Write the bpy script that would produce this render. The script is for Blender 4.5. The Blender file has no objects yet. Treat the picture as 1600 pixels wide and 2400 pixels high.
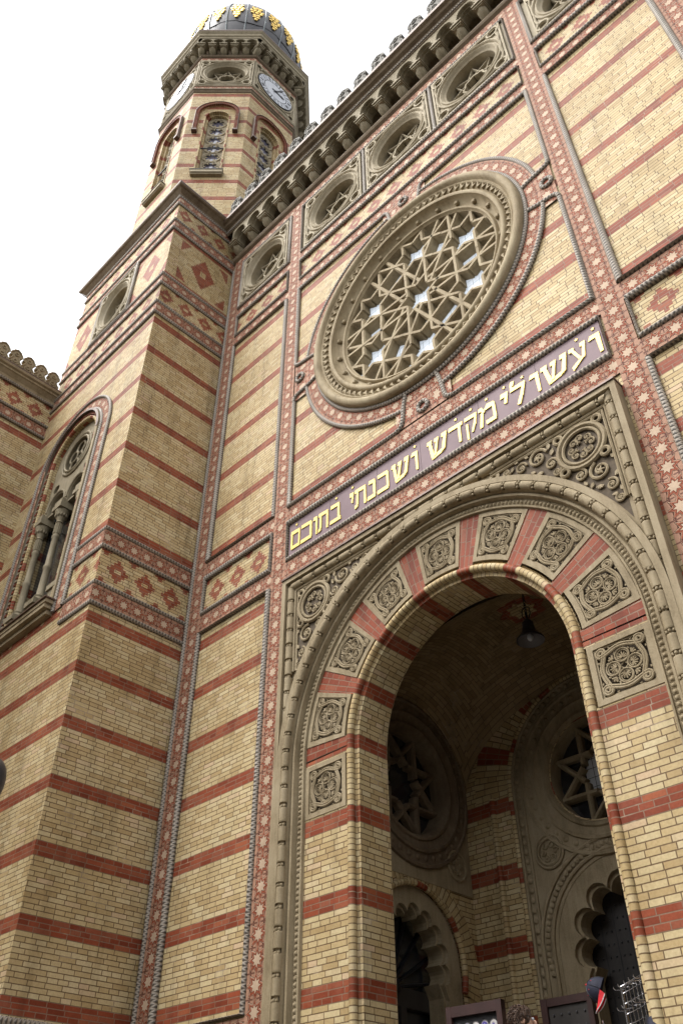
import bpy, math, random
from mathutils import Vector, Matrix
from mathutils.geometry import tessellate_polygon
random.seed(7)
PI = math.pi
R = math.radians
sc = bpy.context.scene
COL = sc.collection

# ------------------------------------------------------------------ materials
class NT:
    def __init__(s, name):
        s.m = bpy.data.materials.new(name)
        s.m.use_nodes = True
        s.t = s.m.node_tree
        s.b = s.t.nodes['Principled BSDF']
    def n(s, typ, **kw):
        nd = s.t.nodes.new(typ)
        for k, v in kw.items():
            setattr(nd, k, v)
        return nd
    def l(s, a, b):
        s.t.links.new(a, b)
    def val(s, sock, v):
        if hasattr(v, 'node'):
            s.l(v, sock)
        else:
            sock.default_value = v
    def math(s, op, a, b=0.0, c=0.0):
        nd = s.n('ShaderNodeMath', operation=op)
        s.val(nd.inputs[0], a); s.val(nd.inputs[1], b); s.val(nd.inputs[2], c)
        return nd.outputs[0]
    def mix(s, f, a, b, mode='MIX'):
        nd = s.n('ShaderNodeMix', data_type='RGBA', blend_type=mode)
        s.val(nd.inputs[0], f); s.val(nd.inputs[6], a); s.val(nd.inputs[7], b)
        return nd.outputs[2]
    def ramp(s, f, stops, interp='LINEAR'):
        nd = s.n('ShaderNodeValToRGB')
        cr = nd.color_ramp
        cr.interpolation = interp
        while len(cr.elements) < len(stops):
            cr.elements.new(0.5)
        for e, (p, c) in zip(cr.elements, stops):
            e.position = p
            e.color = (*c, 1) if len(c) == 3 else c
        s.l(f, nd.inputs[0])
        return nd.outputs[0]
    def noise(s, scale, detail=3.0, vec=None, rough=0.6):
        nd = s.n('ShaderNodeTexNoise')
        nd.inputs['Scale'].default_value = scale
        nd.inputs['Detail'].default_value = detail
        nd.inputs['Roughness'].default_value = rough
        s.l(vec if vec is not None else s.pos(), nd.inputs['Vector'])
        return nd.outputs[0]
    def pos(s):
        if not hasattr(s, '_p'):
            s._p = s.n('ShaderNodeNewGeometry').outputs['Position']
        return s._p
    def uv(s):
        if not hasattr(s, '_u'):
            nd = s.n('ShaderNodeUVMap'); nd.uv_map = 'UVMap'
            sp = s.n('ShaderNodeSeparateXYZ')
            s.l(nd.outputs[0], sp.inputs[0])
            s._u = (sp.outputs[0], sp.outputs[1], nd.outputs[0])
        return s._u
    def bump(s, h, dist=0.005, strength=1.0):
        nd = s.n('ShaderNodeBump')
        nd.inputs['Distance'].default_value = dist
        nd.inputs['Strength'].default_value = strength
        s.l(h, nd.inputs['Height'])
        s.l(nd.outputs[0], s.b.inputs['Normal'])
    def col(s, c): s.val(s.b.inputs['Base Color'], c)
    def rough(s, r): s.val(s.b.inputs['Roughness'], r)

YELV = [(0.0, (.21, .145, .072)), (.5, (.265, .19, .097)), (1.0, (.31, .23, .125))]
YEL = [(0.0, (.38, .275, .136)), (.25, (.44, .332, .172)), (.6, (.475, .372, .204)), (.9, (.515, .423, .252)), (1.0, (.50, .365, .23))]
RED = [(0.0, (.165, .034, .014)), (.3, (.215, .047, .020)), (.6, (.255, .060, .026)), (.85, (.235, .072, .038)), (1.0, (.30, .085, .036))]

def brick(name, h=.0729, z0=0.0, N=14, nred=3, pattern=None, w=.27, all_yellow=False, single=False, pal=None):
    s = NT(name)
    u, v, uvv = s.uv()
    vz = s.math('SUBTRACT', v, z0)
    cb = s.n('ShaderNodeCombineXYZ')
    wn = s.n('ShaderNodeTexWhiteNoise', noise_dimensions='1D')
    s.l(s.math('FLOOR', s.math('DIVIDE', vz, h)), wn.inputs['W'])
    ush = s.math('MULTIPLY_ADD', wn.outputs['Value'], w, u) if not single else u
    s.l(ush, cb.inputs[0]); s.l(vz, cb.inputs[1])
    bt = s.n('ShaderNodeTexBrick')
    bt.offset = .35; bt.offset_frequency = 2; bt.squash = .62; bt.squash_frequency = 3
    s.l(cb.outputs[0], bt.inputs['Vector'])
    bt.inputs['Color1'].default_value = (0, 0, 0, 1); bt.inputs['Color2'].default_value = (1, 1, 1, 1)
    bt.inputs['Mortar'].default_value = (.5, .5, .5, 1)
    bt.inputs['Scale'].default_value = 1
    bt.inputs['Mortar Size'].default_value = .0066
    bt.inputs['Mortar Smooth'].default_value = .15
    bt.inputs['Bias'].default_value = 0
    bt.inputs['Brick Width'].default_value = w if not single else 50.0
    bt.inputs['Row Height'].default_value = h
    rnd = bt.outputs['Color']; mort = bt.outputs['Fac']
    row = s.math('FLOOR', s.math('DIVIDE', vz, h))
    m = s.math('FLOORED_MODULO', row, float(N))
    red = s.math('LESS_THAN', m, nred - .5) if not all_yellow else s.math('MULTIPLY', row, 0.0)
    au = None
    if pattern in ('diamond', 'bigdiamond'):
        # v is measured from the centre course, u from a diamond centre
        c = s.math('FLOOR', s.math('ADD', s.math('DIVIDE', v, h), .5))
        ac = s.math('ABSOLUTE', c)
        if pattern == 'diamond':
            P = .62
            ph = s.math('SUBTRACT', s.math('FLOORED_MODULO', s.math('ADD', u, P / 2), P), P / 2)
            a = s.math('ABSOLUTE', ph)
            wv = s.math('SUBTRACT', .235, s.math('MULTIPLY', ac, .066))
            d1 = s.math('LESS_THAN', a, wv)
            hole = s.math('MULTIPLY', s.math('LESS_THAN', a, .072), s.math('LESS_THAN', ac, .5))
            d1 = s.math('MULTIPLY', d1, s.math('SUBTRACT', 1.0, hole))
            b = s.math('SUBTRACT', P / 2, a)
            d2 = s.math('LESS_THAN', b, s.math('SUBTRACT', s.math('MULTIPLY', ac, .066), .21))
        else:
            a = s.math('ABSOLUTE', u)
            d1 = s.math('LESS_THAN', a, s.math('SUBTRACT', .40, s.math('MULTIPLY', ac, .045)))
            hole = s.math('MULTIPLY', s.math('LESS_THAN', a, .09), s.math('LESS_THAN', ac, 1.5))
            d1 = s.math('MULTIPLY', d1, s.math('SUBTRACT', 1.0, hole))
            t = s.math('SUBTRACT', .80, a)
            d2 = s.math('MULTIPLY', s.math('LESS_THAN', t, s.math('SUBTRACT', s.math('MULTIPLY', ac, .05), .25)), s.math('GREATER_THAN', t, 0.0))
            d2 = s.math('MULTIPLY', d2, s.math('LESS_THAN', ac, 11.5))
            d2 = s.math('MAXIMUM', d2, s.math('GREATER_THAN', ac, 12.5))
        red = s.math('MAXIMUM', d1, d2)
    yel = s.ramp(rnd, pal or YEL)
    rd = s.ramp(rnd, RED)
    big = s.noise(.55, 4)
    bf = s.ramp(big, [(.3, (.80, .77, .70)), (.5, (.98, .98, .98)), (.72, (1.08, 1.07, 1.07))])
    base = s.mix(red, yel, rd)
    mo = s.mix(red, (.15, .098, .052, 1), (.22, .135, .092, 1))
    rp_ = s.ramp(s.noise(1.9, 3), [(.60, (0, 0, 0)), (.66, (.8, .8, .8))], 'LINEAR')
    mo = s.mix(rp_, mo, (.36, .29, .21, 1))
    c = s.mix(mort, base, mo)
    c = s.mix(1.0, c, bf, 'MULTIPLY')
    # pale efflorescence on the red courses, soot on the yellow ones
    ef = s.ramp(s.noise(2.3, 5), [(.55, (0, 0, 0)), (.75, (.5, .5, .5))])
    c = s.mix(s.math('MULTIPLY', s.math('MULTIPLY', ef, red), .55), c, (.31, .17, .125, 1))
    mp = s.n('ShaderNodeMapping'); mp.inputs['Scale'].default_value = (3.2, 3.2, .30)
    s.l(s.pos(), mp.inputs[0])
    stk = s.noise(1.0, 5, mp.outputs[0])
    c = s.mix(1.0, c, s.ramp(stk, [(.30, (.74, .73, .71)), (.47, (1, 1, 1)), (.70, (1.05, 1.04, 1.02))]), 'MULTIPLY')
    soot = s.ramp(s.noise(1.4, 6), [(.60, (0, 0, 0)), (.78, (.55, .55, .55))])
    c = s.mix(soot, c, s.mix(1.0, c, (.66, .62, .60, 1), 'MULTIPLY'))
    fine = s.noise(38, 2)
    c = s.mix(1.0, c, s.ramp(fine, [(.25, (.86, .84, .80)), (.7, (1.06, 1.06, 1.06))]), 'MULTIPLY')
    s.col(c)
    s.rough(.62)
    s.b.inputs['Specular IOR Level'].default_value = .18
    hgt = s.math('ADD', s.math('MULTIPLY', mort, -1.0), s.math('MULTIPLY', fine, .35))
    s.bump(hgt, .006, .8)
    return s.m

def plain(name, c, rough=.7, var=.25, scale=6, metal=0.0, bump=.003, spec=.4, streak=False):
    s = NT(name)
    n1 = s.noise(scale, 5)
    if streak:
        mp = s.n('ShaderNodeMapping'); mp.inputs['Scale'].default_value = (9, 9, 1.2)
        s.l(s.pos(), mp.inputs[0])
        n2 = s.noise(1.0, 4, mp.outputs[0])
        n1 = s.math('MULTIPLY_ADD', n2, .5, s.math('MULTIPLY', n1, .5))
    lo = tuple(x * (1 - var) for x in c); hi = tuple(min(1, x * (1 + var)) for x in c)
    cc = s.ramp(n1, [(.3, lo), (.7, hi)])
    s.col(cc); s.rough(rough)
    s.b.inputs['Metallic'].default_value = metal
    s.b.inputs['Specular IOR Level'].default_value = spec
    if bump:
        s.bump(s.noise(scale * 7, 4), bump, .6)
    return s.m

def stone(name, lo, mid, hi, rough=.75):
    s = NT(name)
    a = s.noise(1.7, 6)
    mp = s.n('ShaderNodeMapping'); mp.inputs['Scale'].default_value = (14, 14, 1.6)
    s.l(s.pos(), mp.inputs[0])
    st = s.noise(1.0, 4, mp.outputs[0])
    g = s.noise(45, 3)
    f = s.math('ADD', s.math('MULTIPLY', a, .45), s.math('ADD', s.math('MULTIPLY', st, .35), s.math('MULTIPLY', g, .2)))
    c = s.ramp(f, [(.34, lo), (.5, mid), (.66, hi)])
    s.col(c); s.rough(rough)
    s.b.inputs['Specular IOR Level'].default_value = .25
    s.bump(s.math('ADD', g, s.math('MULTIPLY', a, .6)), .005, .7)
    return s.m

def star_tile(name, pitch=.305, Rs=.102):
    """uv.x along the strip, uv.y across it (0 on the centre line), metres"""
    s = NT(name)
    u, v, _ = s.uv()
    x = v
    y = s.math('SUBTRACT', s.math('FLOORED_MODULO', u, pitch), pitch / 2)
    r = s.math('SQRT', s.math('ADD', s.math('MULTIPLY', x, x), s.math('MULTIPLY', y, y)))
    th = s.math('ARCTAN2', y, x)
    q = PI / 4
    ph = s.math('ABSOLUTE', s.math('SUBTRACT', s.math('FLOORED_MODULO', s.math('ADD', th, q / 2), q), q / 2))
    beta = math.atan((1 / .56 - math.cos(q / 2)) / math.sin(q / 2))
    g = s.math('MULTIPLY', r, s.math('COSINE', s.math('SUBTRACT', ph, beta)))
    sv = s.math('DIVIDE', g, Rs * math.cos(beta))
    sr = s.math('DIVIDE', sv, 4.0)
    CR = (.44, .325, .23); OR = (.275, .058, .024); DK = (.085, .022, .012); PK = (.34, .19, .125)
    st = [(0, CR), (.245, CR), (.25, DK), (.275, DK), (.28, OR), (.325, OR), (.33, PK), (.352, PK), (.357, OR), (.40, OR), (.405, CR), (.44, CR), (.445, DK), (.47, DK), (.475, PK)]
    c = s.ramp(sr, st, 'CONSTANT')
    # the H shaped joints between two stars
    ay = s.math('ABSOLUTE', y); ax = s.math('ABSOLUTE', x)
    slit = s.math('MULTIPLY', s.math('GREATER_THAN', ay, pitch / 2 - .010), s.math('GREATER_THAN', ax, .035))
    gap = s.math('GREATER_THAN', sv, 1.9)
    l1 = s.math('LESS_THAN', s.math('ABSOLUTE', s.math('SUBTRACT', ax, .105)), .012)
    c = s.mix(s.math('MULTIPLY', gap, l1), c, (*DK, 1))
    c = s.mix(slit, c, (.14, .06, .04, 1))
    n = s.noise(3.0, 4)
    c = s.mix(1.0, c, s.ramp(n, [(.3, (.80, .78, .75)), (.7, (1.08, 1.08, 1.08))]), 'MULTIPLY')
    s.col(c); s.rough(.65); s.b.inputs['Specular IOR Level'].default_value = .15
    hh = s.ramp(sr, [(0, (1, 1, 1)), (.24, (1, 1, 1)), (.255, (0, 0, 0)), (.325, (.3, .3, .3)), (.33, (.8, .8, .8)), (.355, (.3, .3, .3)), (.40, (.3, .3, .3)), (.405, (.8, .8, .8)), (.45, (.1, .1, .1)), (.48, (.6, .6, .6))], 'LINEAR')
    s.bump(s.math('SUBTRACT', hh, slit), .012, .9)
    return s.m

def rope_mat(name, c=(.205, .175, .14)):
    """uv.x along, uv.y around (0..1)"""
    s = NT(name)
    u, v, _ = s.uv()
    k = 2 * PI
    a = s.math('SINE', s.math('ADD', s.math('MULTIPLY', u, k / .066), s.math('MULTIPLY', v, k * 2)))
    b = s.math('SINE', s.math('SUBTRACT', s.math('MULTIPLY', u, k / .066), s.math('MULTIPLY', v, k * 2)))
    h = s.math('MAXIMUM', a, b)
    col = s.ramp(s.math('MULTIPLY_ADD', h, .5, .5), [(.3, tuple(x * .35 for x in c)), (.7, c), (1.0, tuple(min(1, x * 1.45) for x in c))])
    n = s.noise(2.2, 4)
    col = s.mix(1.0, col, s.ramp(n, [(.3, (.75, .72, .68)), (.7, (1.12, 1.12, 1.12))]), 'MULTIPLY')
    s.col(col); s.rough(.6)
    s.bump(h, .007, .8)
    return s.m

M = {}
M['low'] = brick('brick_lower', h=.0729, z0=2.28, N=14)
M['up'] = brick('brick_upper', h=.0718, z0=10.55, N=15)
M['pier'] = brick('brick_portal', h=.0729, z0=2.11, N=14)
M['oct'] = brick('brick_tower', h=.0734, z0=30.69 - 14 * .0734 * 10, N=14)
M['wing'] = brick('brick_wing', h=.0715, z0=16.03, N=14)
M['dia'] = brick('brick_diamonds', h=.0735, pattern='diamond', w=.25)
M['big'] = brick('brick_big_diamond', h=.0735, pattern='bigdiamond', w=.25)
M['radial'] = brick('brick_red_voussoir', h=.0735, N=1, nred=1, w=.23)
M['arch'] = brick('brick_arch', h=.0746, z0=0.0, N=11)
M['roll'] = brick('brick_roll', h=.0746, z0=0.0, N=11, single=True)
M['rollv'] = brick('brick_roll_straight', h=.0729, z0=2.11, N=14, single=True)
M['yel'] = brick('brick_yellow', h=.073, all_yellow=True)
M['vault'] = brick('brick_vault_shade', h=.073, all_yellow=True, pal=YELV)  # yellow brick in a darker palette, the porch shade put into its colour
M['hood'] = brick('brick_hood', h=.0734, all_yellow=True, single=True, pal=[(0, (.24, .13, .055)), (.5, (.31, .19, .085)), (1, (.36, .24, .11))])
M['star'] = star_tile('terracotta_star_tile')
M['rope'] = rope_mat('rope_moulding_stone')
M['stone'] = stone('carved_sandstone', (.145, .108, .058), (.255, .20, .12), (.335, .275, .18))
M['rose'] = stone('rose_stone', (.14, .102, .052), (.262, .205, .122), (.345, .285, .18))
M['pale'] = stone('pale_stone', (.20, .162, .10), (.31, .26, .175), (.39, .335, .245))
M['corb'] = stone('bracket_stone', (.13, .105, .062), (.235, .195, .125), (.31, .265, .19))
M['dark_stone'] = stone('cornice_stone', (.075, .05, .030), (.14, .10, .06), (.20, .155, .10))
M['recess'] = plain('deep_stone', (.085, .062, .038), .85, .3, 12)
M['brown'] = plain('flashing_metal', (.10, .062, .045), .45, .2, 4, .3)
M['lead'] = plain('dome_sheet', (.046, .044, .046), .42, .25, 3, .35)
M['ribm'] = plain('dome_rib', (.085, .10, .105), .4, .2, 3, .4)
M['gold'] = plain('gilding', (.85, .60, .17), .28, .15, 8, .85)
M['letter'] = plain('gilded_letter', (.62, .475, .15), .45, .06, 3, .35, bump=0, spec=.2)
M['greyst'] = stone('grey_stone', (.075, .07, .06), (.155, .145, .125), (.235, .222, .195))
M['white'] = plain('enamel_white', (.46, .47, .50), .4, .12, 5, bump=0)
M['black'] = plain('black_iron', (.016, .016, .018), .45, .2, 9, .2)
M['wood'] = plain('dark_door_wood', (.028, .024, .021), .5, .35, 5, streak=True)
M['roof'] = plain('roof_sheet', (.10, .11, .105), .5, .2, 2, .3)
M['pave'] = plain('paving', (.13, .12, .105), .8, .15, 1.2)
M['road'] = plain('asphalt', (.055, .055, .057), .85, .2, 3)
def glass(name, c, rough=.08, grid=None, ior=1.9, spec=.5, metal=0.0):
    s = NT(name)
    n = s.noise(1.3, 3)
    cc = s.ramp(n, [(.3, tuple(x * .8 for x in c)), (.7, c)])
    if grid:
        u, v, _ = s.uv()
        gu = s.math('LESS_THAN', s.math('FLOORED_MODULO', u, grid), .010)
        gv = s.math('LESS_THAN', s.math('FLOORED_MODULO', v, grid), .010)
        cc = s.mix(s.math('MAXIMUM', gu, gv), cc, (.07, .07, .07, 1))
    s.col(cc); s.rough(rough)
    s.b.inputs['Specular IOR Level'].default_value = spec
    s.b.inputs['Metallic'].default_value = metal
    s.b.inputs['IOR'].default_value = ior
    return s.m
M['glass'] = glass('leaded_glass', (.74, .79, .84), .07, .145, 1.5, metal=.15)
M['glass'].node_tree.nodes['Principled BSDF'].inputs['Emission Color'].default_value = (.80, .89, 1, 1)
M['glass'].node_tree.nodes['Principled BSDF'].inputs['Emission Strength'].default_value = .16   # glow added to the panes, standing in for daylight from the nave
M['dglass'] = glass('dark_glass', (.02, .022, .025), .1)
M['pane'] = glass('tower_glass', (.14, .13, .17), .1)
M['sign'] = glass('maroon_glass_plate', (.225, .163, .172), .42, ior=1.45, spec=.06)
M['skin'] = plain('skin', (.50, .30, .21), .5, .08, 9)
M['hair'] = plain('brown_hair', (.055, .028, .015), .55, .5, 40, bump=.01)
M['coat'] = plain('dark_coat', (.035, .032, .045), .85, .2, 20)
M['trouser'] = plain('trousers', (.05, .055, .08), .85, .2, 20)
M['navy'] = plain('cap_navy', (.010, .011, .025), .75, .2, 30)
M['capred'] = plain('cap_red', (.50, .012, .02), .7, .1, 30)
M['cloth_w'] = plain('white_cloth', (.62, .63, .64), .85, .08, 20)
M['chrome'] = plain('chrome_wire', (.62, .62, .64), .22, .05, 5, .95, bump=0)
M['lampgrey'] = plain('lamp_enamel', (.045, .042, .045), .4, .2, 6, .2)
M['lampin'] = plain('lamp_inside', (.13, .12, .12), .5, .1, 6)
M['case'] = plain('case_wood', (.035, .015, .013), .45, .3, 8, streak=True)
M['blue'] = plain('souvenir_blue', (.10, .08, .28), .3, .3, 10, bump=0)
M['ocre'] = plain('souvenir_cream', (.55, .52, .50), .35, .12, 16, bump=0)

# ------------------------------------------------------------------ mesh builder
# everything is built in a wall frame: x along the wall, y = -d (d = how far it stands out), z up
class G:
    def __init__(s):
        s.v = []; s.f = []; s.uv = []; s.mi = []; s.mats = []; s.sm = []
    def mat(s, m):
        if m not in s.mats:
            s.mats.append(m)
        return s.mats.index(m)
    def face(s, pts, m, uv=None, smooth=False):
        i = len(s.v)
        s.v.extend([tuple(p) for p in pts])
        s.f.append(list(range(i, i + len(pts))))
        s.uv.append(uv if uv else [(p[0], p[2]) for p in pts])
        s.mi.append(s.mat(m)); s.sm.append(smooth)
    def grid(s, rows, m, uvs=None, closed_u=False, closed_v=False, smooth=True):
        """rows: list of lists of points (rows run along, columns across)"""
        i0 = len(s.v); nr = len(rows); nc = len(rows[0])
        for r in rows:
            s.v.extend([tuple(p) for p in r])
        k = s.mat(m)
        for a in range(nr if closed_u else nr - 1):
            b = (a + 1) % nr
            for c in range(nc if closed_v else nc - 1):
                d = (c + 1) % nc
                s.f.append([i0 + a * nc + c, i0 + b * nc + c, i0 + b * nc + d, i0 + a * nc + d])
                if uvs:
                    ua, ub = uvs[0][a], uvs[0][a + 1]
                    va, vb = uvs[1][c], uvs[1][c + 1]
                    s.uv.append([(ua, va), (ub, va), (ub, vb), (ua, vb)])
                else:
                    s.uv.append([(s.v[j][0], s.v[j][2]) for j in s.f[-1]])
                s.mi.append(k); s.sm.append(smooth)
    def poly(s, outer, holes, d, m, uvf=None, flip=False):
        loops = [[Vector((p[0], p[1], 0)) for p in outer]] + [[Vector((p[0], p[1], 0)) for p in h] for h in holes]
        flat = [p for l in loops for p in l]
        for t in tessellate_polygon(loops):
            a, b, c = (flat[i] for i in t)
            cr = (b - a).cross(c - a).z
            if abs(cr) < 1e-10:
                continue
            if (cr < 0) != flip:
                b, c = c, b
            tri = (a, b, c)
            s.face([(p.x, -d, p.y) for p in tri], m, [uvf(p.x, p.y) if uvf else (p.x, p.y) for p in tri])
    def prism(s, outer, d0, d1, m, holes=(), side=None, back=False, uvf=None):
        area = sum(outer[i][0] * outer[(i + 1) % len(outer)][1] - outer[(i + 1) % len(outer)][0] * outer[i][1] for i in range(len(outer)))
        o = outer if area > 0 else outer[::-1]
        s.poly(o, holes, d1, m, uvf)
        if back:
            s.poly(o, holes, d0, m, uvf, True)
        for lp, sg in [(o, 1)] + [(h, -1) for h in holes]:
            ar = sum(lp[i][0] * lp[(i + 1) % len(lp)][1] - lp[(i + 1) % len(lp)][0] * lp[i][1] for i in range(len(lp)))
            q = lp if ar * sg > 0 else lp[::-1]
            L = 0
            for i in range(len(q)):
                a = q[i]; b = q[(i + 1) % len(q)]
                l = math.hypot(b[0] - a[0], b[1] - a[1])
                s.face([(a[0], -d0, a[1]), (b[0], -d0, b[1]), (b[0], -d1, b[1]), (a[0], -d1, a[1])], side or m,
                       [(d0, L), (d0, L + l), (d1, L + l), (d1, L)])
                L += l
    def box(s, x0, x1, d0, d1, z0, z1, m):
        p = lambda x, d, z: (x, -d, z)
        s.face([p(x0, d1, z0), p(x1, d1, z0), p(x1, d1, z1), p(x0, d1, z1)], m, [(x0, z0), (x1, z0), (x1, z1), (x0, z1)])
        s.face([p(x1, d0, z0), p(x0, d0, z0), p(x0, d0, z1), p(x1, d0, z1)], m, [(x1, z0), (x0, z0), (x0, z1), (x1, z1)])
        s.face([p(x0, d0, z0), p(x0, d1, z0), p(x0, d1, z1), p(x0, d0, z1)], m, [(d0, z0), (d1, z0), (d1, z1), (d0, z1)])
        s.face([p(x1, d1, z0), p(x1, d0, z0), p(x1, d0, z1), p(x1, d1, z1)], m, [(d1, z0), (d0, z0), (d0, z1), (d1, z1)])
        s.face([p(x0, d1, z1), p(x1, d1, z1), p(x1, d0, z1), p(x0, d0, z1)], m, [(x0, d1), (x1, d1), (x1, d0), (x0, d0)])
        s.face([p(x0, d0, z0), p(x1, d0, z0), p(x1, d1, z0), p(x0, d1, z0)], m, [(x0, d0), (x1, d0), (x1, d1), (x0, d1)])
    def tube(s, pts, r, m, n=8, closed=False, uv_scale=1.0, caps=True, v0=0.0):
        pts = [Vector(p) for p in pts]
        if closed and (pts[0] - pts[-1]).length < 1e-6:
            pts = pts[:-1]
        N = len(pts)
        rr = r if isinstance(r, (list, tuple)) else [r] * N
        tang = []
        for i in range(N):
            a = pts[i - 1] if (i > 0 or closed) else pts[i]
            b = pts[(i + 1) % N] if (i < N - 1 or closed) else pts[i]
            t = (b - a)
            tang.append(t.normalized() if t.length > 1e-9 else Vector((0, 0, 1)))
        t0 = tang[0]
        ref = Vector((0, 1, 0)) if abs(t0.y) < .9 else Vector((1, 0, 0))
        nx = (ref - t0 * ref.dot(t0)).normalized()
        rows = []; us = []; L = v0
        for i in range(N):
            t = tang[i]
            nx = (nx - t * nx.dot(t))
            nx = nx.normalized() if nx.length > 1e-6 else Vector((0, 1, 0))
            ny = t.cross(nx)
            if i: L += (pts[i] - pts[i - 1]).length
            us.append(L * uv_scale)
            # mitre at corners
            k = 1.0
            if 0 < i < N - 1 or closed:
                e = (pts[(i + 1) % N] - pts[i])
                if e.length > 1e-9:
                    k = min(1.6, 1.0 / max(.4, abs(e.normalized().dot(t))))
            rows.append([pts[i] + (nx * math.cos(2 * PI * j / n) + ny * math.sin(2 * PI * j / n)) * rr[i] * (k if k < 1.45 else 1.4) for j in range(n)])
        if closed:
            us.append((L + (pts[0] - pts[-1]).length) * uv_scale)
        k0 = len(s.uv)
        s.grid(rows, m, (us, [j / n for j in range(n + 1)]), closed_u=closed, closed_v=True)
        if m.name.startswith(('brick_roll', 'brick_hood')):
            s.uv[k0:] = [[(b, a) for a, b in f] for f in s.uv[k0:]]
        if caps and not closed:
            s.face(rows[0][::-1], m); s.face(rows[-1], m)
    def band(s, paths, m, closed=False, uv=None, smooth=True):
        """paths: list over profile of lists of (x,d,z) points with equal counts"""
        rows = [[(p[0], -p[1], p[2]) for p in path] for path in paths]
        L = [0]
        ref = paths[-1]
        n = len(ref)
        for i in range(1, n + (1 if closed else 0)):
            a = ref[i - 1]; b = ref[i % n]
            L.append(L[-1] + math.dist(a, b))
        V = [0]
        for i in range(1, len(paths)):
            V.append(V[-1] + math.dist(paths[i][0], paths[i - 1][0]))
        if uv == 'star':
            mid = V[-1] / 2
            V = [x - mid for x in V]
        i0 = len(s.v)
        cols = [[rows[j][i] for j in range(len(paths))] for i in range(n)]
        if uv == 'brick':        # u across, v along
            k = s.mat(m)
            for r in cols: s.v.extend(r)
            nc = len(paths)
            for a in range(n if closed else n - 1):
                b = (a + 1) % n
                for c in range(nc - 1):
                    s.f.append([i0 + a * nc + c, i0 + b * nc + c, i0 + b * nc + c + 1, i0 + a * nc + c + 1])
                    s.uv.append([(V[c], L[a]), (V[c], L[a + 1]), (V[c + 1], L[a + 1]), (V[c + 1], L[a])])
                    s.mi.append(k); s.sm.append(smooth)
        else:
            s.grid(cols, m, (L, V), closed_u=closed, smooth=smooth)
    def ball(s, c, r, m, nu=10, nv=6, sc=(1, 1, 1)):
        rows = []
        for i in range(nv + 1):
            t = PI * i / nv
            rows.append([(c[0] + sc[0] * r * math.sin(t) * math.cos(2 * PI * j / nu), c[1] + sc[1] * r * math.sin(t) * math.sin(2 * PI * j / nu), c[2] + sc[2] * r * math.cos(t)) for j in range(nu)])
        s.grid(rows, m, closed_v=True)
    def lathe(s, prof, m, n=24, c=(0, 0), smooth=True, arc=None):
        rows = []
        for r, z in prof:
            rows.append([(c[0] + r * math.cos(2 * PI * j / n), c[1] + r * math.sin(2 * PI * j / n), z) for j in range(n)])
        s.grid(rows, m, closed_v=True, smooth=smooth)
    def mesh(s, name):
        me = bpy.data.meshes.new(name)
        me.from_pydata(s.v, [], s.f)
        for m in s.mats:
            me.materials.append(m)
        me.polygons.foreach_set('material_index', s.mi)
        me.polygons.foreach_set('use_smooth', s.sm)
        ul = me.uv_layers.new(name='UVMap')
        flat = [c for f in s.uv for p in f for c in p]
        ul.data.foreach_set('uv', flat)
        me.update()
        import bmesh as _b
        if any(s.sm):
            bm = _b.new(); bm.from_mesh(me)
            _b.ops.remove_doubles(bm, verts=bm.verts, dist=1e-5)
            for e in bm.edges:
                if len(e.link_faces) == 2 and e.calc_face_angle(0) > .75:
                    e.smooth = False
            bm.to_mesh(me); bm.free()
        return me

WM = {}
def link(o, parent, mat):
    COL.objects.link(o)
    WM[o.name] = mat.copy()
    if parent is not None:
        o.parent = parent
        o.matrix_basis = WM[parent.name].inverted() @ mat
    else:
        o.matrix_basis = mat
    return o
I4 = Matrix.Identity(4)
def obj(name, g, parent=None, mat=None):
    me = g.mesh(name) if isinstance(g, G) else g
    o = bpy.data.objects.new(name, me)
    return link(o, parent, mat if mat is not None else I4)
def tag(o, label=None, cat=None, group=None, kind=None):
    if label: o['label'] = label
    if cat: o['category'] = cat
    if group: o['group'] = group
    if kind: o['kind'] = kind
    return o
def thing(name, label, cat, loc, group=None, rz=0.0):
    o = bpy.data.objects.new(name, None)
    o.empty_display_size = .3
    link(o, None, Matrix.Translation(loc) @ Matrix.Rotation(rz, 4, 'Z'))
    return tag(o, label, cat, group)
def T(x, y, z): return Matrix.Translation((x, y, z))
def wallM(x, y, z, ang):
    """wall frame with outward normal turned by ang from -y"""
    return T(x, y, z) @ Matrix.Rotation(ang, 4, 'Z')

# ------------------------------------------------------------------ 2D paths
def circ(c, zc, r, n=64, a0=0.0):
    return [(c + r * math.cos(a0 + 2 * PI * i / n), zc + r * math.sin(a0 + 2 * PI * i / n)) for i in range(n)]
def archp(c, zs, z0, r, n=40, e=1.0):
    """left foot, up, over, down to the right foot; extra points on the straights"""
    k = max(1, int((zs - z0) / 1.2))
    p = [(c - r, z0 + (zs - z0) * i / k) for i in range(k)]
    p += [(c - r * math.cos(PI * i / n), zs + r * e * math.sin(PI * i / n)) for i in range(n + 1)]
    p += [(c + r, zs - (zs - z0) * (i + 1) / k) for i in range(k)]
    return p
def d3(path, d): return [(p[0], d, p[1]) for p in path]
def w3(path, d): return [(p[0], -d, p[1]) for p in path]
def rect(x0, x1, z0, z1): return [(x0, z0), (x1, z0), (x1, z1), (x0, z1)]

# ------------------------------------------------------------------ levels (camera at z = 0)
ZG = -1.25                     # street
ZF = -0.12                     # portal floor
XT, XTL, YT = -12.2, -17.05, -2.1
V1, V2, V3, V4 = -11.90, -9.455, -2.425, 0.17
PC = -5.89                     # portal axis
RC = (-5.9, 14.03)             # rose centre
RO = .044                      # rope radius
LEVEL = dict(b0=2.20, b1=8.79, b2=9.235, b3=10.08, b4=10.51, t1=17.40, t2=17.82, t3=18.61, t4=19.01, t5=21.16, t6=21.57)
L = LEVEL

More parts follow.
